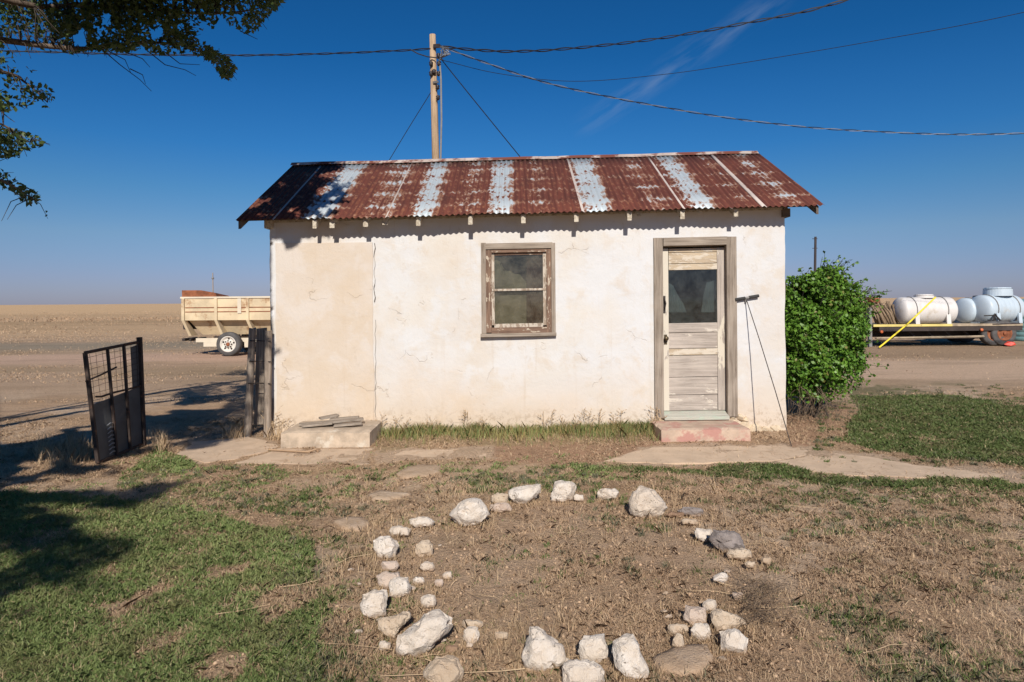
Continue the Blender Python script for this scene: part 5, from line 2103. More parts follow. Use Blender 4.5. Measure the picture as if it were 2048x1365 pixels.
# heap of posts on the trailer
rr = random.Random(8)
first = None
for k in range(17):
    t = k / 16
    x = 1748 + 46 * t + rr.uniform(-2, 2)
    topx = x - 14 + rr.uniform(-5, 5) + 6 * t
    topy = 602 + rr.uniform(0, 10)
    dep = rr.uniform(.15, 1.2)
    a = tp(x + 6, 647, dep)
    b = tp(topx - 4, topy, dep + rr.uniform(-.1, .3))
    a.z = zd + .03
    mb = MB()
    mid = a.lerp(b, .5) + Vector((rr.uniform(-.04, .06), 0, rr.uniform(-.03, .05)))
    mb.tube([a, mid, b], rr.uniform(.035, .052), 7, rr.uniform(.028, .04))
    o = mb.build('wooden_post', M['log'], smooth=True)
    tag(o, 'crooked weathered post in the slanting heap on the trailer', 'post', 'wooden posts heaped on the trailer')
# yellow pole leaning against the trailer
mb = MB()
a, b = G(1757, 688), tp(1871, 595, -.05)
a = tp(1758, 688, -.6)
a.z = .02
mb.tube([a, a.lerp(b, .5) + Vector((0, -.03, -.04)), b], .025, 8)
ye = mb.build('yellow_pole', M['yellow'])
tag(ye, 'bright yellow pole leaning across the side of trailer', 'pole')
# red-brown junk at the near end of the heap
mb = MB()
lump(mb, tuple(tp(1740, 600, .6)), (.22, .2, .12), 9, 16)
lump(mb, tuple(tp(1753, 602, .7)), (.12, .15, .12), 10, 16)
tag(mb.build('scrap_metal', M['rust']), 'rusty scrap lying on top of the post heap by bush', 'scrap')

# ------------------------------------------------------------------ foliage generators
def leaf_mesh(centers, size, seed, updir=0.35, aspect=0.62, face=None):
    """two-triangle folded leaves at centers; returns verts, quads"""
    r = np.random.RandomState(seed)
    n = len(centers)
    d = r.normal(size=(n, 3))
    d /= np.linalg.norm(d, axis=1)[:, None]
    nm = r.normal(size=(n, 3))
    nm[:, 2] += updir * 3
    if face is not None:
        nm += face
    nm /= np.linalg.norm(nm, axis=1)[:, None]
    d = d - nm * (d * nm).sum(1)[:, None]
    d /= np.maximum(np.linalg.norm(d, axis=1), 1e-6)[:, None]
    s = np.cross(nm, d)
    L_ = (size * r.uniform(0.65, 1.25, n))[:, None]
    base = centers - d * L_ * .5
    tip = centers + d * L_ * .5 - nm * L_ * .10
    mid = centers - d * L_ * .06
    a = mid + s * L_ * aspect * .5 + nm * L_ * .09
    b = mid - s * L_ * aspect * .5 + nm * L_ * .09
    V = np.stack([base, a, tip, b], 1).reshape(-1, 3)
    FC = np.arange(4 * n).reshape(n, 4)
    return V, FC


# ---- the bush at the right-hand corner
def bush():
    r = np.random.RandomState(12)
    root = empty('bush', (3.95, 8.75, 0), 'dense bright green leafy bush at the right corner of house', 'bush')
    C = np.array([3.95, 8.75, 1.0])
    lobes = []
    for (px, py, Y, rp) in ((1600, 600, 8.7, 52), (1650, 585, 8.6, 50), (1690, 605, 8.7, 42), (1620, 660, 8.5, 62), (1690, 660, 8.55, 48), (1640, 720, 8.5, 64), (1600, 740, 8.55, 52),
                            (1685, 715, 8.6, 44), (1610, 785, 8.6, 42), (1655, 770, 8.65, 44), (1560, 650, 9.0, 80), (1560, 740, 9.0, 80), (1640, 640, 9.2, 80), (1650, 730, 9.2, 70), (1585, 590, 8.8, 36),
                            (1650, 560, 8.65, 26), (1700, 640, 8.9, 38)):
        p = P(px, py, Y)
        lobes.append((np.array(p), rp / F * Y))
    pts, face = [], []
    for c, rad in lobes:
        n = int(3600 * (rad / .35) ** 2)
        u = r.normal(size=(n, 3))
        u /= np.linalg.norm(u, axis=1)[:, None]
        k = rad * np.where(r.rand(n) < .22, r.uniform(.45, .85, n), 1 - np.abs(r.normal(0, .20, n)))[:, None] * (1 + .55 * (fbm(u[:, 0] * 2.4 + c[0] * 3, u[:, 2] * 2.4 + c[2] * 3 + u[:, 1]) - .5)[:, None])
        pts.append(c + u * k)
        face.append(u * 1.2)
    pts = np.concatenate(pts)
    face = np.concatenate(face)
    keep = np.ones(len(pts), bool)
    for c, rad in lobes:
        keep &= np.linalg.norm(pts - c, axis=1) > rad * .45
    clump = fbm(pts[:, 0] * 5.5 + pts[:, 1] * 2, pts[:, 2] * 5.5 - pts[:, 1] * 3)
    keep &= (clump > .43) | (r.rand(len(pts)) < .10)
    keep &= (pts[:, 0] > XR + .03) | (pts[:, 1] > WB + .1)
    keep &= (pts[:, 2] > .22)
    low = pts[:, 2] < .5
    keep &= ~low | (r.rand(len(pts)) < (pts[:, 2] - .15) / .5)
    pts, face = pts[keep], face[keep]
    # sprays that stick out of the outline
    sp, tw = [], MB()
    rr = random.Random(6)
    for k in range(120):
        c, rad = lobes[rr.randrange(len(lobes))]
        a_ = Vector((rr.uniform(-.6, 1), rr.uniform(-.8, .2), rr.uniform(0.0, 1))).normalized()
        s = Vector(c) + a_ * rad * .9
        e = s + a_ * rr.uniform(.12, .26) + Vector((rr.uniform(-.05, .12), 0, rr.uniform(-.02, .08)))
        if e.x < XR + .1:
            continue
        tw.tube([s, (s + e) / 2 + Vector((0, 0, .02)), e], .004, 4, .002)
        for q in range(rr.randint(4, 8)):
            t = rr.uniform(.2, 1.05)
            p = s.lerp(e, t)
            sp.append((p.x + rr.uniform(-.025, .025), p.y + rr.uniform(-.025, .025), p.z + rr.uniform(-.025, .025)))
    # two loose arching sprays at the right
    for px0, py0, px1, py1 in ((1700, 740, 1775, 735), (1695, 700, 1745, 752), (1690, 620, 1765, 590), (1660, 560, 1690, 538), (1610, 580, 1602, 540), (1700, 760, 1740, 770), (1590, 590, 1580, 556)):
        s, e = P(px0, py0, 8.6), P(px1, py1, 8.45)
        m_ = (s + e) / 2 + Vector((0, 0, .05))
        tw.tube([s, m_, e], .004, 4, .002)
        for q in range(16):
            t = rr.uniform(.3, 1.0)
            p = s.lerp(e, t)
            p.z += .05 * 4 * t * (1 - t)
            sp.append((p.x + rr.uniform(-.03, .03), p.y + rr.uniform(-.03, .03), p.z + rr.uniform(-.03, .03)))
    allp = np.concatenate([pts, np.array(sp)])
    fc = np.concatenate([face, np.zeros((len(sp), 3))])
    V, FC = leaf_mesh(allp, 0.049, 3, .12, .72, fc)
    o = fast_mesh('leaves', V, FC, M['bush_leaf'], root, ORG[root.name])
    o['kind'] = 'stuff'
    # woody stems
    for k in range(9):
        a_ = rr.uniform(0, 6.28)
        b = Vector((3.85 + rr.uniform(-.3, .35), 8.75 + rr.uniform(-.2, .3), 0))
        c, rad = lobes[rr.randrange(len(lobes))]
        tw.tube([b, b.lerp(Vector(c), .5) + Vector((rr.uniform(-.1, .1), 0, .05)), Vector(c)], .016, 5, .006)
    tw.build('stems', M['twig'], root)
    # dry tangled canes hanging at the foot
    cn = MB()
    for k in range(75):
        px = rr.uniform(1574, 1690)
        Y = rr.uniform(8.0, 8.8)
        s = P(px, rr.uniform(770, 815), Y)
        e = P(px + rr.uniform(-30, 40), rr.uniform(822, 850), Y - rr.uniform(0, .25))
        e.z = max(e.z, .02)
        if s.x < XR + .06 or e.x < XR + .06:
            continue
        m_ = (s + e) / 2 + Vector((rr.uniform(-.06, .1), -.06, rr.uniform(.02, .12)))
        cn.tube([s, m_, e], .0035, 3, .002)
    o = cn.build('dry_canes', M['dry_twig'], root)
    o['kind'] = 'stuff'


bush()

# ---- shade tree: trunk out of frame at the left, limbs over the yard
SHADOW_GROUND = [
    [(-900, 905), (0, 893), (120, 868), (190, 850), (300, 828), (360, 815), (350, 790), (375, 772), (470, 736), (500, 722), (560, 715), (560, 868), (480, 872), (440, 878), (420, 898), (380, 905), (330, 880), (300, 900), (230, 915),
     (150, 930), (260, 940), (140, 960), (60, 965), (170, 985), (380, 962), (330, 985), (250, 1008), (80, 1015), (-900, 1030)],
    [(-900, 1000), (60, 1020), (200, 1040), (150, 1060), (290, 1092), (270, 1130), (190, 1150), (260, 1170), (170, 1200), (215, 1225), (110, 1265), (40, 1240), (-900, 1300)],
]
SHADOW_ROOF = [[(440, 450), (583, 320), (740, 325), (705, 350), (745, 365), (690, 380), (715, 402), (650, 412), (670, 428), (610, 445)]]
SHADOW_WALL = [[(565, 480), (600, 478), (598, 490), (575, 500)], [(541, 690), (562, 690), (560, 712), (541, 712)]]
VISIBLE = [
    [(-60, -60), (590, -60), (578, -5), (560, 12), (530, 40), (505, 75), (470, 55), (440, 52), (430, 65), (380, 70), (420, 92), (455, 115), (474, 135), (458, 168), (440, 150), (425, 125), (380, 105), (330, 112), (290, 100), (250, 104), (180, 100), (130, 112), (70, 96), (55, 128), (85, 150), (112, 195), (95, 222), (60, 210), (40, 222), (-60, 222)],
    [(-60, 245), (20, 258), (62, 262), (94, 288), (70, 297), (45, 300), (35, 316), (-60, 316)],
    [(-60, 325), (8, 340), (30, 360), (78, 388), (80, 400), (60, 415), (42, 400), (20, 380), (-60, 370)], [(84, 420), (96, 420), (96, 432), (84, 432)],
    [(-60, 430), (6, 432), (6, 460), (-60, 460)],
]
VIS_HOLE = [[(140, 75), (165, 55), (178, 65), (172, 95), (150, 95)], [(200, 30), (222, 25), (222, 50), (205, 52)], [(300, 60), (330, 52), (325, 75), (302, 78)]]


def shade_tree():
    r = np.random.RandomState(21)
    root = empty('shade_tree', (-7.4, 1.6, 0), 'leafy tree reaching in at upper left, trunk outside the picture', 'tree')
    B = Vector((-7.4, 1.6, 0))
    mb = MB()
    mb.tube([B + Vector((0, 0, -.1)), B + Vector((.05, .05, .5)), B + Vector((.1, 0, 1.4)), B + Vector((.25, .1, 2.3)), B + Vector((.5, .2, 3.2))], lambda t: .30 - .12 * t, 12)
    mb.build('trunk', M['bark'], root, smooth=True)
    limbs = [
        [B + Vector((.3, .1, 2.4)), Vector((-6.8, 3.6, 3.4)), Vector((-6.2, 5.4, 4.0)), P(-40, 75, 6.6), P(90, 92, 7.0), P(180, 97, 7.1), P(300, 85, 7.2), P(400, 100, 7.3), P(455, 140, 7.3)],
        [B + Vector((.4, .15, 2.9)), Vector((-6.6, 3.4, 4.2)), Vector((-5.8, 5.2, 4.6)), P(30, 5, 6.6), P(180, 10, 7.0), P(350, 25, 7.2), P(470, 25, 7.3), P(565, 5, 7.4)],
        [B + Vector((.5, .2, 3.1)), Vector((-6.0, 2.4, 4.8)), Vector((-4.4, 3.6, 5.4)), Vector((-3.4, 5.2, 5.6)), Vector((-2.7, 6.4, 5.6))],
        [Vector((-4.9, 3.2, 5.2)), Vector((-3.8, 3.8, 5.2)), Vector((-3.0, 4.1, 5.0)), Vector((-2.4, 4.4, 4.8)), Vector((-1.9, 4.5, 4.7))],
        [B + Vector((.4, .1, 2.8)), Vector((-6.2, -0.6, 4.0)), Vector((-4.4, -2.4, 4.6)), Vector((-3.4, -3.6, 4.7))],
        [B + Vector((.45, .1, 3.0)), Vector((-5.8, 1.0, 4.2)), Vector((-4.2, .2, 4.9)), Vector((-3.2, -.6, 5.3))],
        [B + Vector((.5, .2, 3.2)), Vector((-6.8, 2.4, 4.6)), Vector((-6.2, 3.6, 5.6)), Vector((-5.2, 4.6, 6.3))],
        [B + Vector((.3, .1, 2.5)), Vector((-7.2, 3.4, 3.0)), Vector((-6.6, 5.0, 3.2)), P(-60, 235, 6.6), P(60, 285, 7.0)],
        [Vector((-6.6, 5.0, 3.2)), P(-60, 345, 6.6), P(20, 370, 6.9), P(70, 402, 7.0)],
        [Vector((-6.2, 5.4, 4.0)), P(-10, 140, 6.7), P(50, 165, 6.9), P(95, 205, 7.0)],
        [B + Vector((.5, .2, 3.2)), Vector((-8.2, 1.2, 4.6)), Vector((-8.8, .4, 5.6))],
        [B + Vector((.5, .2, 3.2)), Vector((-8.0, 2.6, 4.4)), Vector((-8.4, 4.0, 5.0))],
        [B + Vector((.3, .1, 2.4)), Vector((-6.6, .8, 3.0)), Vector((-5.4, .4, 3.3)), Vector((-4.2, .2, 3.4))],
        [B + Vector((.3, .1, 2.4)), Vector((-6.4, 2.6, 2.9)), Vector((-5.2, 3.0, 3.0)), Vector((-4.4, 3.2, 3.1))],
    ]
    dense = []
    for k, lm in enumerate(limbs):
        c = catmull(lm, 6)
        m2 = MB()
        r0 = .055 if k < 2 else .09 if k < 6 else .05
        if k == 3:
            r0 = .045
        if k in (8, 9):
            r0 = .022
        m2.tube(c, lambda t, r0=r0: r0 * (1 - t) ** 1.3 + .006, 7)
        m2.build('limb', M['bark'], root, smooth=True)
        dense += c[3:]
    dense_a = np.array(dense)
    L_ = np.array(L)

    def landing(p):
        """where the shadow of each point falls: 0 ground 1 wall 2 roof, with pixels"""
        dy = -L_[1]
        dxy, dzy = -L_[0] / dy, -L_[2] / dy
        x, y, z = p.T
        yg = y + z / (-dzy)
        xg = x + dxy * (yg - y)
        kind = np.zeros(len(p), int)
        hx, hy, hz = xg.copy(), yg.copy(), np.zeros(len(p))
        xw = x + dxy * (WY - y)
        zw = z + dzy * (WY - y)
        wm = (yg > WY) & (xw > XL) & (xw < XR) & (zw < 2.62) & (zw > 0) & (y < WY)
        kind[wm] = 1
        hx[wm], hy[wm], hz[wm] = xw[wm], WY, zw[wm]
        sl = (ZR0 - ZE0) / (YR - YE)
        # z + dzy (Y-y) = ZE + sl (Y-YE)
        xr_ = x + dxy * (YE - y)
        ze_ = ZE0 + KR * xr_
        Yr = (z - dzy * y - ze_ + sl * YE) / (sl - dzy)
        rm = (Yr > YE) & (Yr < YR) & (xr_ > RXL) & (xr_ < RXR) & (y < YE)
        kind[rm] = 2
        hx[rm], hy[rm], hz[rm] = xr_[rm], Yr[rm], (ze_ + sl * (Yr - YE))[rm]
        px, py = proj(hx, hy, hz)
        inf = (hy > 1.0) & (px > -5) & (px < 2053) & (py > -5) & (py < 1370)
        return kind, inf, px, py, hx, hy

    def ok(p):
        px, py = proj(*p.T)
        infr = (p[:, 1] > .4) & (px > -12) & (px < 2060) & (py > -12) & (py < 1380)
        vis = inany(px, py, VISIBLE) & ~inany(px, py, VIS_HOLE) & (p[:, 1] > 6.0)
        k, inf, sx_, sy_, hx, hy = landing(p)
        jx = (fbm(hx * 3, hy * 3) - .5) * 90
        jy = (fbm(hx * 3 + 9, hy * 3 + 4) - .5) * 50
        gnd = inany(sx_ + jx, sy_ + jy * .6, SHADOW_GROUND)
        gap = fbm(hx * 1.5 + 20, hy * 1.5) < .36
        gnd &= ~gap
        rf = inany(sx_ + jx * .35, sy_ + jy * .3, SHADOW_ROOF) & (fbm(hx * 5 + 3, hy * 3.2 + 8, 3) > .40)
        wl_ = inany(sx_, sy_, SHADOW_WALL)
        s_ok = ~inf | ((k == 0) & gnd) | ((k == 2) & rf) | ((k == 1) & wl_)
        hidden = inf & (k == 0) & (hy > WY) & (sx_ > 543) & (sx_ < 1569) & (sy_ > 340)
        return (~infr | vis) & (s_ok | hidden), infr & vis

    # seen sprays
    cl = []
    tries = 0
    while len(cl) < 1150 and tries < 30000:
        tries += 1
        px, py = r.uniform(-60, 590), r.uniform(-60, 460)
        if not inany(np.array([px]), np.array([py]), VISIBLE)[0] or inany(np.array([px]), np.array([py]), VIS_HOLE)[0]:
            continue
        if vnoise(np.array([px / 38.0]), np.array([py / 24.0]))[0] < .30 + .18 * r.rand():
            continue
        cl.append(np.array(P(px, py, r.uniform(6.6, 7.6))))
    leaves = []
    twigs = MB()
    for c in cl:
        n = r.randint(9, 16)
        dirv = np.array([r.normal(.5, .5), r.normal(.2, .5), r.normal(-.35, .3)])
        dirv /= np.linalg.norm(dirv)
        t = r.uniform(-.5, .5, n)[:, None]
        leaves.append(c + dirv * t * .30 + r.normal(0, .05, (n, 3)))
        j = np.argmin(np.linalg.norm(dense_a - c, axis=1))
        q = dense_a[j]
        if np.linalg.norm(q - c) < .42:
            m_ = (q + c) / 2 + np.array([0, 0, .04])
            twigs.tube([Vector(q), Vector(m_), Vector(c + dirv * .08)], .006, 4, .002)
    # crown out of frame, whose shade falls across the yard
    nC = 9000
    cc = []
    for (cx_, cy_, cz_, rx, ry, rz) in ((-4.4, .3, 4.6, 2.2, 3.6, 1.7), (-3.6, 5.2, 5.7, 1.5, 2.2, 1.2), (-7.2, 1.4, 5.2, 2.6, 2.8, 2.0), (-2.7, 4.0, 5.1, 1.3, 1.3, .8), (-2.6, 3.6, 4.9, 1.2, 1.2, .7), (-5.6, 3.6, 3.6, 1.8, 1.8, 1.2), (-3.6, -2.6, 4.4, 1.7, 2.2, 1.3), (-4.9, 1.4, 3.0, 1.6, 2.4, .9)):
        u = r.normal(size=(nC // 6, 3))
        u /= np.linalg.norm(u, axis=1)[:, None]
        k = r.rand(nC // 6)[:, None] ** .4
        cc.append(np.array([cx_, cy_, cz_]) + u * k * np.array([rx, ry, rz]))
    cc = np.concatenate(cc)
    good, _ = ok(cc)
    cc = cc[good]
    cc = cc[np.linalg.norm(cc[:, None] - dense_a[None], axis=2).min(1) < 2.1]
    for c in cc:
        n = 34
        dirv = np.array([r.normal(0, .5), r.normal(.0, .5), r.normal(-.3, .4)])
        dirv /= np.linalg.norm(dirv)
        t = r.uniform(-.5, .5, n)[:, None]
        leaves.append(c + dirv * t * .5 + r.normal(0, .10, (n, 3)))
        j = np.argmin(np.linalg.norm(dense_a - c, axis=1))
        q = dense_a[j]
        if r.rand() < .25 and np.linalg.norm(q - c) < 1.2:
            pp = np.stack([q + (c - q) * f for f in (.25, .5, .75, 1)])
            if ok(pp)[0].all() and not ok(pp)[1].any():
                twigs.tube([Vector(q), Vector((q + c) / 2 + np.array([0, 0, .08])), Vector(c)], .011, 4, .004)
    lv = np.concatenate(leaves)
    good, seen = ok(lv)
    lv = lv[good]
    print('tree leaves', len(lv))
    V, FC = leaf_mesh(lv, .068, 5, .25, .60)
    o = fast_mesh('crown', V, FC, M['tree_leaf'], root, ORG[root.name])
    o['kind'] = 'stuff'
    # bare drooping twigs
    for p in ([(205, 100), (240, 130), (280, 160), (303, 183)], [(215, 102), (250, 120), (262, 147)], [(240, 100), (285, 118), (300, 135)], [(290, 98), (330, 130), (370, 140), (392, 152)],
              [(330, 105), (360, 128), (400, 130)], [(380, 100), (420, 110), (442, 140), (452, 158)], [(260, 138), (285, 150), (291, 168)], [(0, 222), (20, 238), (30, 245)], [(480, 62), (492, 68), (515, 79)]):
        twigs.tube([P(a_, b_, 7.2 if a_ > 100 else 6.9) for a_, b_ in p], .006, 4, .0025)
    twigs.build('twigs', M['twig'], root)['kind'] = 'stuff'


shade_tree()

# ------------------------------------------------------------------ grass, straw and weeds


def in_house(x, y):
    return (x > XL - .02) & (x < XR + .02) & (y > WY - .015) & (y < WB)


def on_steps(x, y):
    px, py = proj(x, y, 0 * x)
    a0, b0 = G(563, 894), G(739, 894)
    a1, b1 = G(1322, 882), G(1502, 882)
    return ((x > a0.x) & (x < b0.x) & (y > a0.y - .02) & (y < WY)) | ((x > a1.x) & (x < b1.x) & (y > a1.y - .02) & (y < WY))


def scatter(n, ymin, ymax, seed, pw=1.0, half=0.95):
    r = np.random.RandomState(seed)
    if pw == 1.0:
        y = ymin * (ymax / ymin) ** r.rand(n)
    else:
        q = 1 - pw
        y = (ymin ** q + (ymax ** q - ymin ** q) * r.rand(n)) ** (1 / q)
    x = r.uniform(-half, half, n) * y
    return x, y, r


def blades(x, y, z, hgt, wid, lean, r):
    n = len(x)
    a = r.uniform(0, 2 * np.pi, n)
    l = r.normal(0, lean, (n, 2)) * hgt[:, None]
    p0 = np.stack([x - np.cos(a) * wid, y - np.sin(a) * wid, z - .006], 1)
    p1 = np.stack([x + np.cos(a) * wid, y + np.sin(a) * wid, z - .006], 1)
    m0 = np.stack([x + l[:, 0] * .4 - np.cos(a) * wid * .8, y + l[:, 1] * .4 - np.sin(a) * wid * .8, z + hgt * .6], 1)
    m1 = np.stack([x + l[:, 0] * .4 + np.cos(a) * wid * .8, y + l[:, 1] * .4 + np.sin(a) * wid * .8, z + hgt * .6], 1)
    t = np.stack([x + l[:, 0], y + l[:, 1], z + hgt], 1)
    V = np.stack([p0, p1, m1, t, m0], 1).reshape(-1, 3)
    i = np.arange(n)[:, None] * 5
    return V, i + np.array([[0, 1, 2, 3, 4]])


def green():
    out = []
    x, y, r = scatter(800000, 1.85, 10.5, 31, 1.0, .92)
    g, b, wg, rd, rg, px, py = masks(x, y)
    keep = (r.rand(len(x)) < g) & ~in_house(x, y) & ~on_steps(x, y)
    x, y, g = x[keep], y[keep], g[keep]
    k = np.clip(y / 4.0, .8, 2.0)
    h = r.uniform(.009, .026, len(x)) * (0.6 + .6 * g) * (1 + .25 * (k - 1))
    V, FC = blades(x, y, ground_h(x, y), h, .0028 * k * r.uniform(.7, 1.3, len(x)), .9, r)
    right = x > 1.0
    print('green', len(x))
    fcl, fcr = FC[~right], FC[right]
    for nm, sel, mt, lb in (('lawn_grass', fcl, 'grass', 'short green grass of the lawn on the left'), ('lawn_weeds', fcr, 'clover', 'dark green low growth of the lawn on the right')):
        ids = np.unique(sel)
        re = np.zeros(len(V), int)
        re[ids] = np.arange(len(ids))
        o = fast_mesh(nm, V[ids], re[sel], M[mt])
        tag(o, lb, 'grass', None, 'stuff')


green()


def straw():
    x, y, r = scatter(330000, 1.85, 9.5, 41, 1.15, .92)
    g, b, wg, rd, rg, px, py = masks(x, y)
    den = np.clip(.75 + .5 * (fbm(x * 1.7 + 3, y * 1.7) - .5) * 2, .2, 1) * (1 - b * .84) * (1 - .72 * g) * (1 - .35 * rg)
    lit = fbm(x * 2.7 + 31, y * 2.7 + 7)
    den *= np.clip((lit - .34) * 5, .12, 1)
    den *= np.clip((fbm(x * 11 + 4, y * 9, 3) - .36) * 6, .15, 1)
    keep = (r.rand(len(x)) < den) & ~in_house(x, y) & ~on_steps(x, y)
    x, y = x[keep], y[keep]
    n = len(x)
    k = np.clip(y / 3.5, .8, 2.2)
    a = r.uniform(0, np.pi, n)
    ln_ = r.uniform(.007, .030, n) * np.clip(k, 1, 1.5)
    lg = r.rand(n) < .012
    ln_[lg] *= 2.4
    w = .0009 * k * r.uniform(.6, 1.4, n)
    z = ground_h(x, y) + r.uniform(.001, .012, n)
    dz = r.normal(0, .006, n) + (r.rand(n) < .10) * r.uniform(0, .03, n)
    dx, dy = np.cos(a) * ln_, np.sin(a) * ln_
    nx_, ny_ = -np.sin(a) * w, np.cos(a) * w
    V = np.stack([np.stack([x - dx + nx_, y - dy + ny_, z - dz], 1), np.stack([x - dx - nx_, y - dy - ny_, z - dz], 1),
                  np.stack([x + dx - nx_, y + dy - ny_, z + dz], 1), np.stack([x + dx + nx_, y + dy + ny_, z + dz], 1)], 1).reshape(-1, 3)
    FC = np.arange(4 * n).reshape(n, 4)
    print('straw', n)
    sel = r.rand(n) < .55
    for nm, s, mt, lb in (('straw_litter', sel, 'straw', 'loose pale straw lying over the dry ground'), ('dead_grass', ~sel, 'straw_dark', 'dead brown grass stems matted on the dry ground')):
        f = FC[s]
        ids = f.ravel()
        o = fast_mesh(nm, V[ids], np.arange(len(ids)).reshape(-1, 4), M[mt])
        tag(o, lb, 'straw', None, 'stuff')


straw()


def stubble():
    x, y, r = scatter(560000, 1.85, 9.0, 47, 1.1, .92)
    g, b, wg, rd, rg, px, py = masks(x, y)
    den = np.clip((fbm(x * 1.6 + 13, y * 1.6) - .36) * 5, .10, 1) * np.clip((fbm(x * 12 + 3, y * 10, 3) - .40) * 8, .04, 1) * (1 - b * .96) * (1 - .85 * g) * (1 - .25 * rg)
    k = (r.rand(len(x)) < den) & ~in_house(x, y) & ~on_steps(x, y)
    x, y = x[k], y[k]
    h = r.uniform(.005, .026, len(x)) * (1 + 1.0 * (r.rand(len(x)) < .015))
    V, FC = blades(x, y, ground_h(x, y), h, .0016 * np.clip(y / 3.2, .8, 2.0) * r.uniform(.6, 1.4, len(x)), 1.1, r)
    q = r.rand(len(x))
    for nm, s_, mt, lb in (('stubble', q < .5, 'straw_dark', 'short brown stubble over the bare yard'), ('pale_stubble', q >= .5, 'stub', 'short tan stubble over the bare yard')):
        f = FC[s_]
        tag(fast_mesh(nm, V[f.ravel()], np.arange(f.size).reshape(-1, 5), M[mt]), lb, 'grass', None, 'stuff')


stubble()


def tufts():
    r = np.random.RandomState(61)
    P_ = []

    def put(x0, y0, x1, y1, n, thr, fq):
        k = 0
        for _ in range(n * 8):
            p = G(r.uniform(x0, x1), y0 + (y1 - y0) * r.rand() ** .8)
            f = fbm(np.array([p.x * fq + 5]), np.array([p.y * fq]))[0]
            if f > thr + r.uniform(-.05, .05):
                P_.append((p.x, p.y))
                k += 1
            if k >= n:
                break
    put(1180, 955, 2300, 1060, 230, .53, 1.3)
    put(1560, 1040, 2300, 1380, 260, .53, 1.1)
    put(740, 930, 1200, 985, 190, .44, 1.6)
    put(240, 935, 760, 1030, 260, .46, 1.6)
    put(560, 1030, 720, 1380, 170, .46, 1.8)
    put(640, 1000, 1500, 1370, 90, .52, 1.5)
    put(1700, 768, 2300, 815, 160, .45, .8)
    put(1630, 800, 1725, 900, 110, .38, 2.2)
    put(1640, 905, 2300, 930, 60, .42, 1.5)
    c = np.array(P_)
    n = r.randint(10, 30, len(c))
    i = np.repeat(np.arange(len(c)), n)
    rad = (.010 + .030 * r.rand(len(c)) ** 1.5)[i]
    x = c[i, 0] + r.normal(0, 1, len(i)) * rad
    y = c[i, 1] + r.normal(0, 1, len(i)) * rad
    k = ~in_house(x, y) & ~on_steps(x, y)
    x, y, i = x[k], y[k], i[k]
    h = r.uniform(.010, .034, len(x)) * r.uniform(.6, 1.3, len(c))[i]
    V, FC = blades(x, y, ground_h(x, y), h, .0024 * np.clip(y / 3.5, .8, 2.0) * r.uniform(.7, 1.3, len(x)), .7, r)
    q = r.rand(len(c))[i]
    for nm, s_, mt, lb in (('green_tufts', q < .55, 'clover', 'scattered small green tufts over the dry yard'), ('grey_tufts', q >= .55, 'greyweed', 'scattered small grey green tufts over the dry yard')):
        f = FC[s_]
        tag(fast_mesh(nm, V[f.ravel()], np.arange(f.size).reshape(-1, 5), M[mt]), lb, 'grass', None, 'stuff')


tufts()


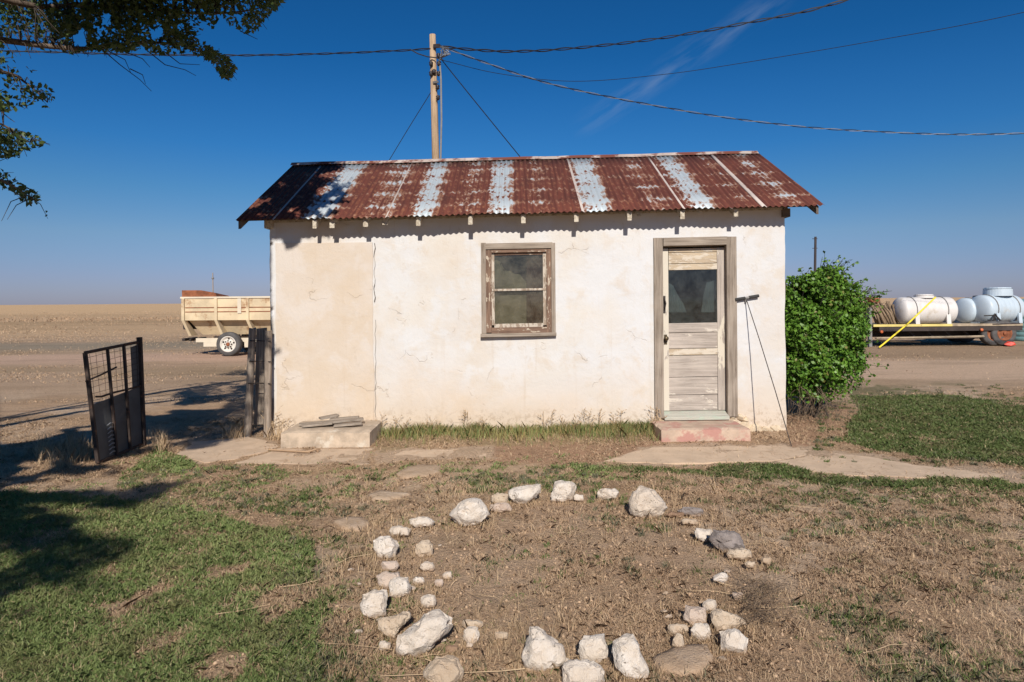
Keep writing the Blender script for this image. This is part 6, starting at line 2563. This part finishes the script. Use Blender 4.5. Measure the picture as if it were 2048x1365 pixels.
def dry_tufts():
    # standing dry stems round the stones, at the wall foot, by the gate and posts
    r = np.random.RandomState(55)
    xs, ys, hs = [], [], []

    def add(px0, py0, px1, py1, n, h0, h1, clump=1):
        for _ in range(n):
            p = G(r.uniform(px0, px1), r.uniform(py0, py1))
            for _ in range(clump):
                xs.append(p.x + r.normal(0, .02))
                ys.append(p.y + r.normal(0, .02))
                hs.append(r.uniform(h0, h1))
    add(690, 1040, 830, 1120, 60, .03, .09, 6)
    add(880, 980, 1000, 1060, 45, .03, .09, 6)
    add(650, 1110, 780, 1200, 55, .03, .08, 6)
    add(790, 1180, 880, 1250, 25, .03, .07, 5)
    add(930, 1220, 1150, 1330, 45, .03, .10, 6)
    add(1200, 1330, 1330, 1362, 16, .03, .07, 6)
    add(1360, 1240, 1500, 1320, 22, .03, .07, 5)
    add(1280, 950, 1480, 1070, 60, .03, .09, 5)
    add(900, 1060, 1400, 1230, 45, .03, .08, 4)
    add(1500, 1050, 2040, 1360, 160, .02, .06, 5)
    add(640, 1240, 760, 1360, 50, .02, .06, 5)
    add(700, 960, 1300, 1000, 60, .02, .06, 5)
    add(535, 850, 560, 880, 20, .08, .22, 6)
    add(300, 870, 335, 905, 26, .08, .22, 7)
    add(450, 850, 490, 880, 26, .08, .2, 7)
    add(70, 880, 190, 935, 70, .06, .17, 9)
    add(1575, 845, 1690, 875, 16, .02, .07, 5)
    for st in STONES:
        x0_, y0_, x1_, y1_ = st[:4]
        wpx = x1_ - x0_
        for _ in range(int(3 + wpx / 7)):
            p = G(r.uniform(x0_ - 4, x1_ + 4), y1_ + r.uniform(-5, 5))
            for _ in range(r.randint(3, 8)):
                xs.append(p.x + r.normal(0, .014))
                ys.append(p.y + r.normal(0, .014))
                hs.append(r.uniform(.015, .055))
    x, y, h = np.array(xs), np.array(ys), np.array(hs)
    k = ~in_house(x, y) & ~on_steps(x, y)
    x, y, h = x[k], y[k], h[k]
    V, FC = blades(x, y, ground_h(x, y), h, np.clip(y / 5, .7, 1.3) * .0016, .38, r)
    tag(fast_mesh('dry_grass_tufts', V, FC, M['straw']), 'standing dry grass tufts among stones, gate and posts', 'grass', None, 'stuff')

    # half-dry grass along the foot of the wall
    x, y = [], []
    n = 9000
    px = r.uniform(748, 1318, n)
    py = 852 + (px - 748) / 570 * -6 + np.abs(r.normal(0, 12, n)) + r.uniform(0, 10, n)
    pts = [G(a, b) for a, b in zip(px, py)]
    x = np.array([p.x for p in pts])
    y = np.minimum(np.array([p.y for p in pts]), WY - .03)
    k = ~on_steps(x, y)
    x, y = x[k], y[k]
    clump = np.clip((fbm(x * 2.4, y * 2 + 3) - .22) * 2.4, .15, 1)
    kk = r.rand(len(x)) < clump
    x, y, clump = x[kk], y[kk], clump[kk]
    h = r.uniform(.04, .15, len(x)) * (.5 + .7 * clump)
    V, FC = blades(x, y, ground_h(x, y), h, np.full(len(x), .0026), .4, r)
    gsel = r.rand(len(x)) < .5
    for nm, s, mt, lb in (('wall_grass', gsel, 'weed', 'half dry yellow grass growing along the wall foot'), ('wall_grass', ~gsel, 'grass', 'green grass growing along the wall foot')):
        f = FC[s]
        ids = f.ravel()
        tag(fast_mesh(nm, V[ids], np.arange(len(ids)).reshape(-1, 5), M[mt]), lb, 'grass', None, 'stuff')

    # tall dry branching weeds against the wall
    rr = random.Random(77)
    spots = [(775, .42), (768, .30), (800, .34), (820, .26), (868, .26), (880, .32), (932, .42), (938, .36), (968, .28), (1085, .34), (1100, .44), (1120, .32), (1140, .36), (1165, .40), (1175, .44), (1190, .38), (1215, .42), (1225, .34), (1290, .40), (1300, .40), (1306, .34), (560, .34), (572, .40), (585, .30), (552, .46)]
    for px_, hh in spots:
        b = G(px_, 853 - (px_ - 748) / 570 * 3 if px_ > 700 else 862)
        b.y = min(b.y, WY - .05)
        b.z = 0
        root = MB()
        tip = b + Vector((rr.uniform(-.06, .06), rr.uniform(-.03, .0), hh * rr.uniform(.5, .8)))
        root.tube([b, b.lerp(tip, .5) + Vector((rr.uniform(-.015, .015), 0, 0)), tip], .0028, 4, .0014)
        for q in range(rr.randint(7, 13)):
            t = rr.uniform(.25, .97)
            s = b.lerp(tip, t)
            e = s + Vector((rr.uniform(-.10, .10), rr.uniform(-.05, .01), rr.uniform(.03, .10))) * (1.25 - t * .6)
            root.tube([s, e], .0018, 3, .0012)
            for z_ in range(rr.randint(1, 3)):
                p = s.lerp(e, rr.uniform(.4, 1.05))
                lump(root, (p.x, p.y, p.z), (.007, .006, .011), rr.randrange(9999), 6)
        o = root.build('dry_weed', M['straw'])
        lb_ = ('thin dry weed at the left corner between post and grey step' if px_ < 700 else 'thin dry weed just right of the grey step' if px_ < 810 else
               'thin dry weed at the wall between grey step and window' if px_ < 1000 else 'thin dry weed at the wall between window and door' if px_ < 1250 else 'thin dry weed growing against left side of door frame')
        tag(o, lb_, 'weed', 'dry weeds along the wall')

    # dead twiggy weed at the right of the ring, and long dead stems on the ground
    w = MB()
    for q in range(170):
        s = G(rr.uniform(1475, 1560), rr.uniform(1165, 1260))
        a = rr.uniform(0, 6.28)
        ln_ = rr.uniform(.05, .16)
        e = s + Vector((math.cos(a) * ln_, math.sin(a) * ln_, rr.uniform(.0, .07)))
        s.z = rr.uniform(.005, .03)
        w.tube([s, (s + e) / 2 + Vector((rr.uniform(-.02, .02), 0, .02)), e], .0017, 3, .001)
    tag(w.build('dead_weed', M['dry_twig']), 'grey tangle of dead weed at right of the stone ring', 'weed', None, 'stuff')
    w = MB()
    for q in range(60):
        s = G(rr.uniform(640, 2040), rr.uniform(1000, 1360))
        a = rr.uniform(0, 3.14)
        ln_ = rr.uniform(.05, .16)
        pts = []
        for t in (-1, -.3, .3, 1):
            pts.append(s + Vector((math.cos(a) * ln_ * t + rr.uniform(-.015, .015), math.sin(a) * ln_ * t + rr.uniform(-.015, .015), .012 + rr.uniform(0, .012))))
        w.tube(pts, .0015, 3, .0009)
    for q in (([(1050, 1345), (1000, 1350), (760, 1360)]), [(560, 1180), (600, 1175), (640, 1165)], [(430, 1235), (480, 1228), (540, 1215)], [(850, 1325), (900, 1345), (935, 1365)], [(670, 1135), (700, 1120), (745, 1113)], [(1455, 1150), (1450, 1180), (1455, 1208)], [(1420, 1160), (1440, 1172), (1465, 1178)], [(1360, 1318), (1368, 1335), (1372, 1355)]):
        w.tube([G(*p) + Vector((0, 0, .015)) for p in q], .0028, 4, .0018)
    tag(w.build('fallen_stems', M['straw']), 'long dead stems lying about the dry ground', 'stem', None, 'stuff')

    # pebbles and clods
    x, y, r2 = scatter(26000, 1.9, 9.0, 91, 1.0, .85)
    g, b, wg, rd, rg, px, py = masks(x, y)
    k = (r2.rand(len(x)) < (1 - .85 * g)) & ~in_house(x, y) & ~on_steps(x, y)
    x, y = x[k], y[k]
    cl = fbm(x * 1.3 + 50, y * 1.3 + 2)
    k = r2.rand(len(x)) < np.clip((cl - .35) * 4, .1, 1)
    x, y = x[k], y[k]
    oct_ = np.array([(1, 0, 0), (-1, 0, 0), (0, 1, 0), (0, -1, 0), (0, 0, 1), (0, 0, -1)], float)
    of = np.array([(0, 2, 4), (2, 1, 4), (1, 3, 4), (3, 0, 4), (2, 0, 5), (1, 2, 5), (3, 1, 5), (0, 3, 5)])
    n = len(x)
    s = (.0028 + .010 * r2.rand(n) ** 4)[:, None, None]
    V = oct_[None] * s * r2.uniform(.6, 1.3, (n, 6, 1)) * np.array([1.2, 1.2, .8])
    V = V + np.stack([x, y, ground_h(x, y) + .002], 1)[:, None]
    FC = (np.arange(n)[:, None, None] * 6 + of[None]).reshape(-1, 3)
    tag(fast_mesh('clods', V.reshape(-1, 3), FC, mat_simple('clod_soil', (0.46, 0.32, 0.21), .95, .3, 3, .2)), 'small clods and pebbles on the dry ground', 'clods', None, 'stuff')


dry_tufts()


def far_tufts():
    """dry bunch grass of the pasture and the weedy strips behind the house"""
    r = np.random.RandomState(66)
    sets = []
    for n, y0, y1, h0, h1, half, dens in ((60000, 10.5, 34, .008, .032, .95, 1), (20000, 34, 130, .03, .09, .95, 1)):
        y = y0 * (y1 / y0) ** r.rand(n)
        x = r.uniform(-half, half, n) * y
        d = np.clip((fbm(x * .22, y * .5) - .42) * 6, .03, 1)
        left = x < 0
        trk = ((np.abs(y - 18.5) < 1.6) & left) | ((y > 12.4) & (y < 16.4) & ~left)
        d = np.where(trk, .02, d)
        band = (np.abs(y - 66 - 6 * (fbm(x * .05, x * .05) - .5)) < 2.5) & left
        d = np.where(band, 1, d)
        k = (r.rand(n) < d) & ~((x > XL - .1) & (x < XR + .1) & (y < WB + .1))
        x, y = x[k], y[k]
        h = r.uniform(h0, h1, len(x))
        sets.append((x, y, h, y * .0007))
    x, y, h, w = (np.concatenate(q) for q in zip(*sets))
    dark = (np.abs(y - 66) < 7) & (x < 0)
    h = np.where(dark, h * 2.2, h)
    V, FC = blades(x, y, ground_h(x, y), h, w, .5, r)
    sel = (r.rand(len(x)) < .6) & ~dark
    for nm, s, mt, lb in (('pasture_grass', sel, 'stub', 'pale dry bunch grass of the pasture behind the house'), ('pasture_weeds', ~sel, 'straw_dark', 'brown dry weeds of the pasture behind the house')):
        f = FC[s]
        ids = f.ravel()
        tag(fast_mesh(nm, V[ids], np.arange(len(ids)).reshape(-1, 5), M[mt]), lb, 'grass', None, 'stuff')


far_tufts()
